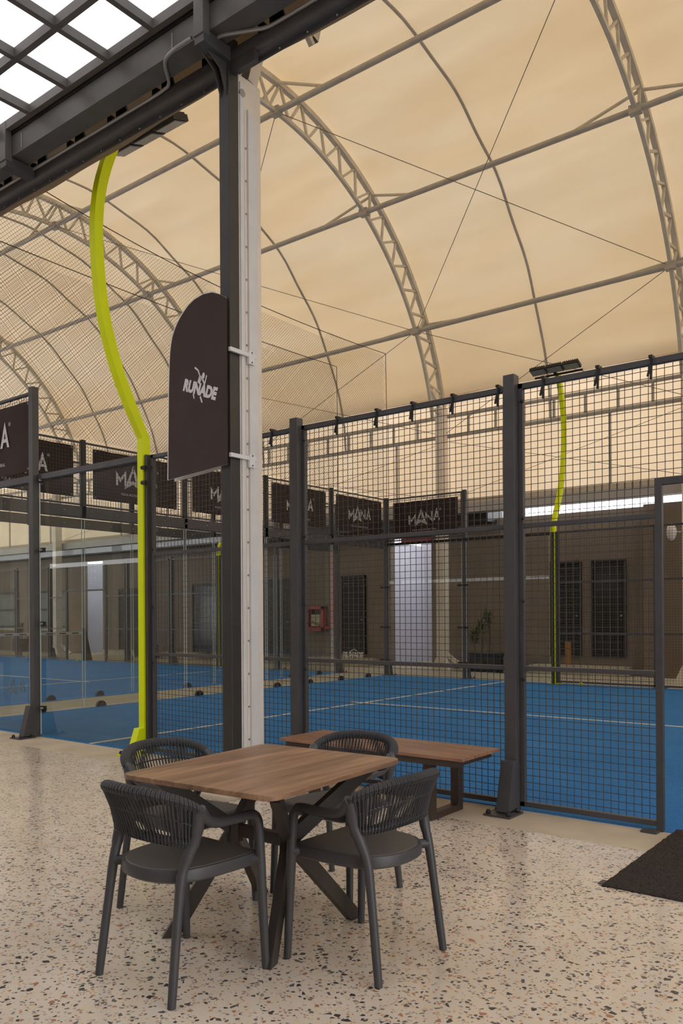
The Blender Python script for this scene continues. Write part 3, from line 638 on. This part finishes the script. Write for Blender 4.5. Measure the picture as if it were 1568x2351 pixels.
banner(.1, 1.90, 3.08, 3.90, lambda a, z, d: (a, -.015-d, z), 'large near brown banner with white lettering at the left picture edge', w=.92)
etch = thing('glass_logo', 'faint frosted lettering low on the near glass at the left', 'lettering', (1.35, -.004, .5))
put_logo(etch, lambda a, b, d: (1.52+a, -.002-d, .53+b), .42, 'etch', False, 'etch')
# ---- far side of court 1 (v = 10)
glass_panel(.06, 1.95, .03, 2.93, 10, 'far side glass panel under the far banner'); glass_panel(2.05, 3.92, .03, 2.93, 10, 'far side glass panel left of the far yellow lamp post')
mesh_panel(.04, 1.96, 3.03, 4.0, 10, 'upper mesh panel carrying the far banner', rails=(), fr=.03, t=.004)
rr = thing('glass_rail', 'dark top rail over the far side glass', 'rail', (2, 10, 2.95)); MB().box((.04, 9.98, 2.94), (3.92, 10.02, 3.0)).build('rail', 'black', rr)
CP['b'] = fence_post(2, 10.04, 4.03, 'dark fence post between the far side glass panels', 1, w=.08); fence_post(6, 10.04, 3.05, 'dark fence post on the far side behind the gate jamb', 1, w=.08); fence_post(8, 10.04, 3.05, 'dark fence post on the far side beyond the right picture edge', 1, w=.08)
for u in (0, 2):
    for z in (1.1, 2.0, .35):
        k = CP['near' if u == 0 else 'b']
        cp = MB().box((u-.13, 9.94, z-.02), (u+.13, 9.962, z+.02)).build('glass_clamp', 'black', k); MB().sphere((u, 9.935, z), .02, 8, 6).build('clamp_bolt', 'black', cp)
mesh_panel(4.10, 5.96, .03, 3.0, 10, 'far side mesh panel right of the far yellow lamp post', t=.004); mesh_panel(6.04, 7.96, .03, 3.0, 10, 'far side mesh panel seen through the gate opening', t=.004); mesh_panel(8.04, 9.0, .03, 3.0, 10, 'far side mesh panel beyond the right picture edge', t=.004)
# ---- far side of court 2 (v = 10)
glass_panel(U2-1.95, U2-.06, .03, 2.93, 10, 'glass panel on the far side of the second court by its corner'); glass_panel(U2-3.92, U2-2.05, .03, 2.93, 10, 'glass panel on the far side of the second court left of its yellow post')
mesh_panel(U2-1.96, U2-.04, 3.0, 4.0, 10, 'upper mesh panel at the far corner of the second court', rails=(), fr=.03)
fence_post(U2-2, 10.04, 4.03, 'dark fence post near the corner of the second court', 1, w=.08)
for a, b, l in ((-4, -6, 'first'), (-6, -8, 'second'), (-8, -9, 'third'), (-11, -12, 'fourth'), (-12, -14, 'fifth'), (-14, -16, 'sixth')):
    mesh_panel(U2+b+.04, U2+a-.04, .03, 3.0, 10, l+' mesh panel of the second court far side counted leftwards from its yellow post', t=.004, fr=.035)
for a, l in ((-6, 'first'), (-8, 'second'), (-12, 'third'), (-14, 'fourth'), (-16, 'fifth')): fence_post(U2+a, 10.04, 3.05, l+' dark post of the second court far side counted leftwards from its yellow post', 1, w=.12)
mesh_panel(U2-11, U2-9, 2.2, 3.0, 10, 'short mesh panel above the second court gate', rails=(), t=.004, fr=.03)
gf = thing('gate_frame', 'thin dark gate frame on the far side of the second court', 'gate', (U2-9, 10, 0))
for a in (-9, -11): MB().box((U2+a-.025, 9.98, 0), (U2+a+.025, 10.02, 2.2)).build('jamb', 'black', gf)
MB().box((U2-11, 9.98, 2.17), (U2-9, 10.02, 2.2)).build('header', 'black', gf)
# net of court 2
un = U2-10
nt2 = thing('padel_net', 'padel net with white tape across the second court', 'net', (un, 5, 0))
mb = MB(); wires(mb, lambda a, d, z: (un+d, a, z), .05, 9.9, .04, .85, .045, .003); w = mb.build('netting', 'net', nt2); w['kind'] = 'stuff'
MB().box((un-.01, .05, .83), (un+.012, 9.88, .91)).build('tape', 'print_white', nt2)
mb = MB()
for k in range(22): mb.box((un+.012, .25+.44*k, .852), (un+.0135, .48+.44*k, .885))
mb.build('tape_print', 'steel', nt2)
MB().box((un-.05, 9.86, 0), (un+.05, 9.97, 1.02)).build('net_post', 'steel', nt2); MB().prism([(9.97, 0), (10.2, 0), (9.97, 1.0)], lambda v, z: (un-.04, v, z), lambda v, z: (un+.04, v, z)).build('post_gusset', 'steel', nt2)
# safety nets above both back walls
def safety_net(uu, ztop, lab, seed, cell=.044, left=0):
    root = thing('safety_net', lab, 'net', (uu, 5, 4))
    mb = MB(); v0, v1, z0 = left, 10.02, 4.05; t = .0017; hz = ztop-z0; L = v1-v0; q = cell*math.sqrt(2)
    def top(v): return ztop+(.55*((6-v)/6)**2 if v < 6 else .12*((v-6)/4)**2) if seed else ztop+.1*((v-5)/5)**2
    for s in (1, -1):
        c = -hz-.8
        while c < L+hz+.8:
            if s > 0: a, b = (c, 0), (c+hz+.7, hz+.7)
            else: a, b = (c+hz+.7, 0), (c, hz+.7)
            ts = [i/24 for i in range(25)]; pts = []
            for x in ts:
                v = v0+a[0]+(b[0]-a[0])*x; z = z0+(hz+.7)*x
                if v0 <= v <= v1 and z <= top(v)+.03: pts.append((v, z))
            if len(pts) > 1:
                (va, za), (vb, zb) = pts[0], pts[-1]; d = .7071*t
                e = (d, -d*s)
                mb.add([(uu, va-e[0], za-e[1]), (uu, va+e[0], za+e[1]), (uu+t, va, za), (uu, vb-e[0], zb-e[1]), (uu, vb+e[0], zb+e[1]), (uu+t, vb, zb)], [(0, 1, 4, 3), (1, 2, 5, 4), (2, 0, 3, 5)])
            c += q
    w = mb.build('netting', 'net', root); w['kind'] = 'stuff'
    MB().tube([(uu, v0+(v1-v0)*k/20, top(v0+(v1-v0)*k/20)) for k in range(21)], .008, 6).build('top_cord', 'net', root)
    MB().tube([(uu, v1, z0), (uu, v1+.03, (z0+top(v1))/2), (uu, v1, top(v1))], .007, 6).build('edge_cord', 'net', root)
safety_net(0.0, 7.2, 'tall dark safety net above the near back wall', 1); safety_net(-1.42, 7.2, 'second dark safety net above the far back wall', 0)
# ================================================================= FAR BUILDING DETAILS
def louvre_door(n, u0, u1, z0, z1, lab, glassy=False, sl=True):
    root = thing('door_%d' % n, lab, 'door', ((u0+u1)/2, VW, z0)); root['kind'] = 'structure'
    MB().box((u0, VW-.03, z0), (u1, VW+.02, z1)).build('leaf', 'black', root)
    if sl:
        mb = MB(); k = int((z1-z0)/.07)
        for i in range(k): z = z0+.06+i*.07; mb.add([(u0+.05, VW-.035, z), (u1-.05, VW-.035, z), (u1-.05, VW-.06, z-.035), (u0+.05, VW-.06, z-.035)], [(0, 1, 2, 3)])
        s_ = mb.build('louvre_slats', 'black', root); s_['kind'] = 'stuff'
    if glassy:
        MB().box((u0+.1, VW-.045, z0+.1), (u1-.1, VW-.03, z1-.1)).build('pane', 'door_glass', root)
    for a in (u0, u1-.05): MB().box((a, VW-.07, z0), (a+.05, VW-.02, z1)).build('stile', 'black', root)
    MB().box((u0, VW-.07, z1-.05), (u1, VW-.02, z1)).build('head', 'black', root)
    MB().cyl((u1-.09, VW-.12, z0+.95), (u1-.09, VW-.06, z0+.95), .02, 8).build('handle', 'zinc', root)
louvre_door(1, -3.51, -2.68, .3, 2.48, 'black louvred door right of the red pipe'); louvre_door(2, 2.7, 3.45, .38, 2.58, 'black louvred door behind the far yellow lamp post'); louvre_door(3, 3.69, 4.47, .38, 2.58, 'black glazed door nearest the gate', True, False)
louvre_door(4, -6.9, -5.4, .24, 2.46, 'dark door behind the near fence post', False, False); louvre_door(5, -9.7, -8.0, .2, 2.42, 'dark glazed door behind the mesh left of the column', True, False); louvre_door(6, -13.56, -12.2, .12, 2.36, 'wide black louvred door behind the left glass')
for n, (a, b, l) in enumerate(((-18.7, -16.72, 'dark framed window right of the tall grey post'), (-22.4, -20.1, 'dark framed window at the left picture edge'))):
    root = thing('window_%d' % (n+1), l, 'window', ((a+b)/2, VW, .98)); root['kind'] = 'structure'
    for z0, z1 in ((1.0, 1.62), (1.70, 2.33)): MB().box((a+.06, VW-.03, z0), (b-.06, VW-.01, z1)).build('pane', 'window', root)
    for z in (.95, 1.62, 2.31): MB().box((a, VW-.06, z), (b, VW, z+.08)).build('frame_rail', 'black', root)
    for x in (a, b-.07): MB().box((x, VW-.06, .95), (x+.07, VW, 2.39)).build('frame_stile', 'black', root)
    MB().box((a-.05, VW-.1, .84), (b+.05, VW, .95)).build('sill', 'concrete2', root)
fc = thing('fire_hose_cabinet', 'red fire hose cabinet with folded cream hose', 'cabinet', (-4.38, VW, .93))
for a in ((-4.7, -4.62, .93, 1.63), (-4.13, -4.05, .93, 1.63), (-4.7, -4.05, .93, 1.03), (-4.7, -4.05, 1.55, 1.63)): MB().box((a[0], VW-.2, a[2]), (a[1], VW, a[3])).build('frame', 'red', fc)
MB().box((-4.62, VW-.03, 1.0), (-4.13, VW, 1.58)).build('back', 'black', fc)
for k in range(6): MB().box((-4.52+.06*k, VW-.16, 1.06), (-4.475+.06*k, VW-.05, 1.4)).build('hose_fold', 'hose', fc)
MB().bar((-4.55, VW-.17, 1.22), (-4.2, VW-.18, 1.09), .03, .04).build('nozzle', 'wood_slat_dark', fc)
fp = thing('fire_pipe', 'vertical red fire pipe with valve beside the hose cabinet', 'pipe', (-3.79, VW-.08, 1.0))
MB().tube([(-3.79, VW-.1, 3.62), (-3.79, VW-.1, 1.15), (-3.83, VW-.1, 1.05), (-4.05, VW-.1, 1.0)], .055, 10).build('pipe', 'red', fp, True)
for z in (1.2, 1.62): MB().cyl((-3.79, VW-.1, z), (-3.79, VW-.1, z+.06), .075, 12).build('coupling', 'red', fp)
lg = thing('standing_logo', 'small white standing letters on the step below the louvred door', 'sign', (-2.85, 12.5, .2))
vs, fs = text_poly('RUNADE', .22, .006); MB().add([(-2.85+x*.8, 12.5, .215+y) for x, y in vs]+[(-2.85+x*.8, 12.53, .215+y) for x, y in vs], fs+[tuple(i+len(vs) for i in f) for f in fs]).build('lettering', 'print_white', lg)
MB().tube([(-2.95, 12.51, .38), (-2.82, 12.51, .45), (-2.72, 12.51, .40)], .012, 6).build('figure', 'print_white', lg)
sp_ = thing('loudspeaker', 'white oval loudspeaker mounted on the right cream column', 'speaker', (5.8, 11.6, 2.83))
MB().sphere((5.8, 11.6, 3.0), .175, 16, 10, (.55, .6, 1)).build('cabinet', 'print_white', sp_, 'all'); MB().cyl((5.86, 11.66, 3.0), (5.98, 11.8, 3.0), .02, 8).build('bracket', 'zinc', sp_)
for i, (x, y, l) in enumerate(((4.62, 9.82, 'yellow ball on the near court by the far fence'), (U2-9.6, 9.4, 'yellow ball on the second court beside its net post'))):
    tag(MB().sphere((x, y, .038), .034, 14, 10).build('padel_ball', 'ball', smooth='all'), l, 'ball', 'padel balls')
tag(MB().box((2.60+.62, 12.45, .22), (2.60+.74, 12.5, .75)).build('ochre_board', 'wood_slat_dark'), 'narrow ochre board leaning beside the black louvred door', 'board')
def potted(loc, h, lab, nl, seed, spread=.5, planter=(.9, .3, .42)):
    rnd = random.Random(seed); root = thing('potted_plant', lab, 'plant', loc, 'potted plants along the building')
    x, y, z = loc; px, py, pz = planter
    MB().prism([(-px/2*.85, 0), (px/2*.85, 0), (px/2, pz), (-px/2, pz)], lambda a, b: (x+a, y-py/2, z+b), lambda a, b: (x+a, y+py/2, z+b)).build('planter', 'black', root)
    for s in range(3):
        sx = x+(s-1)*px*.22; top = z+h*(.62+.14*s)
        MB().tube([(sx, y, z+pz*.8), (sx+.03, y, (z+top)/2), (sx+rnd.uniform(-.05, .05), y, top)], .018, 6).build('stem', 'trunk', root)
        for k in range(nl):
            a = rnd.uniform(0, 2*PI); el = rnd.uniform(-.1, 1.2); L = rnd.uniform(.6, 1)*spread; d = Vector((math.cos(a)*math.cos(el), math.sin(a)*math.cos(el)*.6, math.sin(el)))
            b = Vector((sx, y, top-rnd.uniform(0, .25)*h)); m_ = b+d*L*.55; e = b+d*L+Vector((0, 0, -.22*L)); sd = d.cross(Vector((0, 0, 1))).normalized()*.022
            MB().add([b-sd*.5, b+sd*.5, m_+sd, e, m_-sd], [(0, 1, 2, 4), (4, 2, 3)]).build('leaf', 'leaf', root)
potted((1.15, 12.35, .02), 1.55, 'spiky potted plant in a black planter behind the far glass', 40, 3, .45); potted((-11.2, 12.15, .02), 1.75, 'tall leafy potted plant in a black planter behind the mesh', 46, 5, .55)
potted((-19.2, 12.4, .02), 1.15, 'bushy potted plant under the left window', 24, 9, .4, (.5, .4, .5))
bn = thing('planter_bench', 'low dark bench beside the spiky plant', 'bench', (1.95, 12.2, 0)); MB().box((1.62, 12.0, .40), (2.3, 12.4, .46)).build('seat', 'black', bn)
for x in (1.68, 2.2): MB().box((x, 12.04, 0), (x+.04, 12.36, .4)).build('leg', 'black', bn)
# ================================================================= ARCH-TOP SIGN on the column
A_ = Vector((6.165, -.985)); B_ = Vector((5.245, -.79)); dv = (B_-A_).normalized(); nv = Vector((-dv.y*-1, dv.x*-1)); nv = Vector((dv.y, -dv.x)) if Vector((dv.y, -dv.x)).y < 0 else Vector((-dv.y, dv.x))
def sg(s, z, d=0): return (A_.x+dv.x*s+nv.x*d, A_.y+dv.y*s+nv.y*d, z)
sign = thing('arched_sign', 'dark brown arch-topped sign board with white running logo on the column', 'sign', sg(.47, 2.52))
OUT = [(.035, 2.525), (.035, 3.775), (.054, 3.79), (.146, 3.84), (.241, 3.88), (.371, 3.905), (.506, 3.904), (.60, 3.885), (.646, 3.867), (.72, 3.832), (.79, 3.785), (.83, 3.745), (.865, 3.70), (.89, 3.64), (.905, 3.58), (.915, 3.50), (.93, 3.262), (.953, 2.525)]
MB().prism(OUT, lambda s, z: sg(s, z, 0), lambda s, z: sg(s, z, .006)).build('front_board', 'brown_banner', sign)
MB().prism([(s+.024 if s > .6 else max(s, .05), z+.012 if (z > 3 and s > .2) else z) for s, z in OUT], lambda s, z: sg(s, z, -.008), lambda s, z: sg(s, z, 0)).build('white_backing', 'sign_white', sign)
MB().prism([(max(.12, s)+.03*(s/.95), z-.004) for s, z in OUT if s != .054], lambda s, z: sg(s, z, -.055-.02*(s/.95)), lambda s, z: sg(s, z, -.048-.02*(s/.95))).build('rear_board', 'sign_white', sign)
MB().bar(sg(.93, 2.75, -.028), sg(.915, 3.45, -.028), .03, .04, (1, 0, 0)).build('edge_profile', 'sign_white', sign)
ang = math.radians(-20)
def onsign(x, y, d=.008): # x to the viewer's right, y up, about the logo centre
    s = .43-(x*math.cos(ang)-y*math.sin(ang)); z = 3.175+x*math.sin(ang)+y*math.cos(ang); return sg(s, z, d)
vs, fs = text_poly('RUNADE', .118, .007)
MB().add([onsign(x*1.12+y*.10, (y-.042)*(1+.10*abs(x)*2), .0085) for x, y in vs], fs).build('lettering', 'print_white', sign)
mb = MB()
def blob(pts, r):
    for (x0, y0), (x1, y1) in zip(pts[:-1], pts[1:]):
        d = Vector((x1-x0, y1-y0)); n_ = Vector((-d.y, d.x)).normalized()*r; mb.add([onsign(x0+n_.x, y0+n_.y), onsign(x0-n_.x, y0-n_.y), onsign(x1-n_.x*.8, y1-n_.y*.8), onsign(x1+n_.x*.8, y1+n_.y*.8)], [(0, 1, 2, 3)])
blob([(-.13, .15), (-.07, .135), (-.02, .09), (0, .06)], .008); blob([(-.01, .10), (-.03, .04)], .026); blob([(.02, .08), (.065, .045), (.075, .115)], .009); blob([(-.085, -.05), (-.06, -.085)], .009); blob([(.03, -.055), (.075, -.095)], .010)
mb.add([onsign(.025+.022*math.cos(k*PI/5), .105+.026*math.sin(k*PI/5)) for k in range(10)], [tuple(range(10))]); mb.build('runner_figure', 'print_white', sign)['kind'] = 'stuff'
for z in (3.40, 2.60):
    MB().bar((6.135, -.958, z), (6.135, -.68, z), .022, .03).build('bracket_bar', 'sign_white', sign); MB().box((6.125, -.76, z-.07), (6.15, -.70, z+.03)).build('bracket_plate', 'sign_white', sign)
    for dz in (-.055, .02): MB().sphere((6.152, -.73, z+dz), .006, 6, 4).build('bolt', 'black', sign)
# ================================================================= FURNITURE
def rounded_rect(x0, x1, y0, y1, r, n=6):
    out = []
    for cx, cy, a0 in ((x1-r, y1-r, 0), (x0+r, y1-r, PI/2), (x0+r, y0+r, PI), (x1-r, y0+r, 1.5*PI)):
        for k in range(n+1): a = a0+PI/2*k/n; out.append((cx+r*math.cos(a), cy+r*math.sin(a)))
    return out
tx0, tx1, ty0, ty1 = 7.83, 8.625, -3.262, -2.335
tb = thing('dining_table', 'square walnut-look dining table on dark crossed steel legs', 'table', ((tx0+tx1)/2, (ty0+ty1)/2, 0))
poly = rounded_rect(tx0, tx1, ty0, ty1, .055)
cxt, cyt, rt4 = 8.218, -2.80, math.radians(3.6)
poly = [(cxt+(x*math.cos(rt4)-y*math.sin(rt4)), cyt+(x*math.sin(rt4)+y*math.cos(rt4))) for x, y in rounded_rect(-.392, .392, -.455, .455, .05)]
MB().prism(poly, lambda x, y: (x, y, .728), lambda x, y: (x, y, .75)).build('tabletop', 'table_wood', tb, bevel=.003)
for J, tops, feet in (((8.01, -2.79, .45), ((7.90, -3.12), (7.92, -2.46)), ((7.83, -3.0), (7.78, -2.37))), ((8.32, -2.785, .45), ((8.56, -3.12), (8.46, -2.42)), ((8.375, -2.96), (8.33, -2.34)))):
    J = Vector(J)
    for (tx, ty), (fx, fy) in zip(tops, feet):
        T_ = Vector((tx, ty, .712)); F__ = Vector((fx, fy, 0))
        for e in (T_, F__):
            d = (e-J).normalized(); h = Vector((d.x, d.y, 0)); n_ = Vector((-h.y, h.x, 0)).normalized(); side = n_*.018; wv = d.cross(n_).normalized()*.031
            k_ = (e.z-J.z)/d.z; base = J-d*.02
            vs = [base+side*a+wv*b for a, b in ((-1, -1), (1, -1), (1, 1), (-1, 1))]
            cut = []
            for p_ in vs: t_ = (e.z-p_.z)/d.z; cut.append(p_+d*t_)
            MB().add(vs+cut, [(3, 2, 1, 0), (4, 5, 6, 7), (0, 1, 5, 4), (1, 2, 6, 5), (2, 3, 7, 6), (3, 0, 4, 7)]).build('leg', 'table_steel', tb)
    MB().tube([J-Vector((0, 0, .05)), J+Vector((0, 0, .05))], .04, 8).build('leg_joint', 'table_steel', tb)
MB().box((8.01, -2.805, .425), (8.32, -2.773, .475)).build('stretcher', 'table_steel', tb)
for y in (ty0+.14, ty1-.11): MB().box((tx0+.06, y-.025, .713), (tx1-.06, y+.025, .727)).build('top_plate', 'table_steel', tb)
# chair
def make_chair(loc, rz, lab):
    t = thing('dining_chair', lab, 'chair', loc, 'charcoal rope-back dining chairs', rz)
    K = dict(parent=t, local=True)
    # seat: flat front, round back
    pts = [(.225, .215), (-.225, .215)]; 
    prof = []
    for k in range(5): a = PI/2*k/4; prof.append((.205+.025*math.cos(PI/2-a) if False else .21+.025*math.sin(a), .20+.02*math.cos(a)))
    half = [(0, .222), (.10, .222), (.19, .220), (.212, .205), (.220, .18), (.220, .10), (.215, .0), (.206, -.06), (.19, -.12), (.15, -.17), (.10, -.20), (.05, -.214), (0, -.218)]
    full = half+[(-x, y) for x, y in half[-2:0:-1]]
    full = full[::-1]
    sc = lambda f: [(x*f, (y-.0)*f) for x, y in full]
    n = len(full); vs = []; fs = []
    rings = [(.93, .405), (1.0, .415), (1.0, .447), (.985, .455), (.955, .4565), (.945, .4545)]
    for f, z in rings: vs += [(x, y, z) for x, y in sc(f)]
    for r in range(len(rings)-1): fs += [(r*n+i, r*n+(i+1) % n, (r+1)*n+(i+1) % n, (r+1)*n+i) for i in range(n)]
    fs += [tuple(reversed(range(n)))]
    MB().add(vs, fs).build('seat_shell', 'chair', smooth=True, **K)
    MB().add([(x, y, .4545) for x, y in sc(.943)]+[(x, y, .459) for x, y in sc(.925)]+[(x*.5, y*.5, .457) for x, y in full], [(i, (i+1) % n, n+(i+1) % n, n+i) for i in range(n)]+[(n+i, n+(i+1) % n, 2*n+(i+1) % n, 2*n+i) for i in range(n)]+[tuple(range(2*n, 3*n))]).build('seat_pad', 'seat', smooth=True, **K)
    def hoop(ph): # backrest top, ph -1..1
        a = ph*PI*.5; return Vector((.248*math.sin(a), -.105-.158*math.cos(a), .748-.076*abs(ph)**2.4))
    def low(ph):
        a = ph*PI*.50; return Vector((.222*math.sin(a), -.105-.092*math.cos(a), .572-.02*ph*ph))
    N = 40
    for s in (-1, 1):
        foot = (s*.240, .222, 0); knee = (s*.230, .205, .43)
        arm = smoothpts([knee, (s*.229, .200, .53), (s*.230, .190, .585), (s*.232, .160, .613), (s*.236, .08, .615), (s*.240, -.02, .618), (s*.245, -.075, .637), tuple(hoop(s*.95))], 4)
        MB().tube([foot, knee], [.0155, .0205], 12).build('leg', 'chair', smooth=True, **K)
        MB().tube(arm, [.0205]*5+[.020]*6+[.0195]*(len(arm)-15)+[.022, .024, .026, .027], 12).build('armrest', 'chair', smooth=True, **K)
        MB().tube(smoothpts([(s*.220, -.225, 0), (s*.205, -.172, .40), (s*.210, -.145, .50), (s*.228, -.118, .585), tuple(hoop(s*.95))], 4), [.0155]+[.017]*3+[.019]*4+[.022]*5+[.025]*4, 12).build('leg', 'chair', smooth=True, **K)
        MB().tube([(s*.205, -.165, .432), (s*.16, -.13, .432)], .02, 10).build('seat_bracket', 'chair', smooth=True, **K)
        MB().tube([(s*.230, .205, .432), (s*.18, .16, .432)], .021, 10).build('seat_bracket', 'chair', smooth=True, **K)
    MB().tube([hoop(-1+2*k/N) for k in range(N+1)], .0175, 12).build('back_hoop', 'chair', smooth=True, **K)
    MB().tube([low(-1+2*k/N) for k in range(N+1)], .014, 10).build('lower_rail', 'chair', smooth=True, **K)
    MB().tube([low(-.9+1.8*k/20)*.35+hoop(-.9+1.8*k/20)*.65+Vector((0, 0, -.02)) for k in range(21)], .004, 6).build('back_band', 'chair', **K)
    mb = MB(); R_ = 36
    for k in range(R_+1):
        ph = -.90+1.80*k/R_; h_ = hoop(ph); l_ = low(ph*.97); tang = (hoop(ph+.01)-hoop(ph-.01)).normalized(); nn = tang.cross(Vector((0, 0, 1))).normalized()
        for q in range(2):                                  # two wraps on the hoop
            c_ = hoop(ph+(q-.5)*.02)
            mb.tube([c_+(nn*math.cos(a)+Vector((0, 0, 1))*math.sin(a))*.0195 for a in [2*PI*j/10 for j in range(11)]], .0042, 5, False)
        for off in (1, -1):
            l2 = low(min(1, max(-1, ph*.97+off*.004)))
            mb.tube([h_+nn*.0185*off, (h_*.5+l2*.5)+nn*.010*off, l2+nn*.015*off], .0031, 5, False)
        mb.tube([l_+(nn*math.cos(a)+Vector((0, 0, 1))*math.sin(a))*.0165 for a in [2*PI*j/8 for j in range(9)]], .0042, 5, False)
    w = mb.build('rope_weave', 'rope', smooth=True, **K); w['kind'] = 'stuff'
    return t
ch = make_chair((8.125, -3.195, 0), math.radians(-2), 'charcoal rope-back armchair at the near left corner of the table')
for loc, rz, lab in (((8.605, -2.625, 0), math.radians(88), 'charcoal rope-back armchair at the right side of the table'), ((7.585, -2.69, 0), math.radians(-90), 'charcoal rope-back armchair behind the left side of the table'), ((8.045, -2.10, 0), math.radians(180), 'charcoal rope-back armchair behind the table in front of the bench')):
    c_ = copy_tree(ch); c_.location = loc; c_.rotation_euler = (0, 0, rz); c_['label'] = lab
# bench
bx0, bx1, by0, by1 = 6.385, 7.965, -.70, -.17
be = thing('bench', 'wooden slat bench on brown steel frame in front of the fence', 'bench', ((bx0+bx1)/2, (by0+by1)/2, 0))
wdt = (by1-by0-.02)/3
for k in range(3): MB().box((bx0, by0+k*(wdt+.01), .428), (bx1, by0+k*(wdt+.01)+wdt, .45)).build('slat', 'bench_wood', be, bevel=.002)
for y in (by0+.03, by1-.03): MB().box((bx0+.06, y-.02, .385), (bx1-.06, y+.02, .427)).build('frame_rail', 'bench_steel', be)
for x in (bx0+.08, (bx0+bx1)/2, bx1-.08): MB().box((x-.02, by0+.05, .385), (x+.02, by1-.05, .427)).build('frame_cross', 'bench_steel', be)
for x in (6.63, 7.64):
    for y in (by0+.085, by1-.085): MB().box((x, y-.035, 0), (x+.06, y+.035, .39)).build('leg', 'bench_steel', be)
    MB().box((x, by0+.12, 0), (x+.06, by1-.12, .045)).build('foot_rail', 'bench_steel', be)
# door mat
mm = MB(); nx, ny = 110, 110; rnd = random.Random(4); x0, x1, y0, y1 = 9.075, 10.35, -1.25, .06; vs = []
for i in range(nx+1):
    for j in range(ny+1):
        e = (i in (0, nx) or j in (0, ny)); vs.append((x0+(x1-x0)*i/nx+(rnd.uniform(-.004, .004)), y0+(y1-y0)*j/ny+rnd.uniform(-.004, .004), .005 if e else .014+rnd.uniform(-.004, .005)))
mm.add(vs, [(i*(ny+1)+j, (i+1)*(ny+1)+j, (i+1)*(ny+1)+j+1, i*(ny+1)+j+1) for i in range(nx) for j in range(ny)])
mt = thing('door_mat', 'dark shaggy door mat at the gate opening', 'mat', ((x0+x1)/2, (y0+y1)/2, 0))
mm.build('pile', 'mat', mt); MB().box((x0, y0, .001), (x1, y1, .006)).build('backing', 'black', mt)
MB().box((x0-.03, y0+.02, .001), (x0+.01, y0+.09, .004)).build('tape_corner', 'steel', mt)
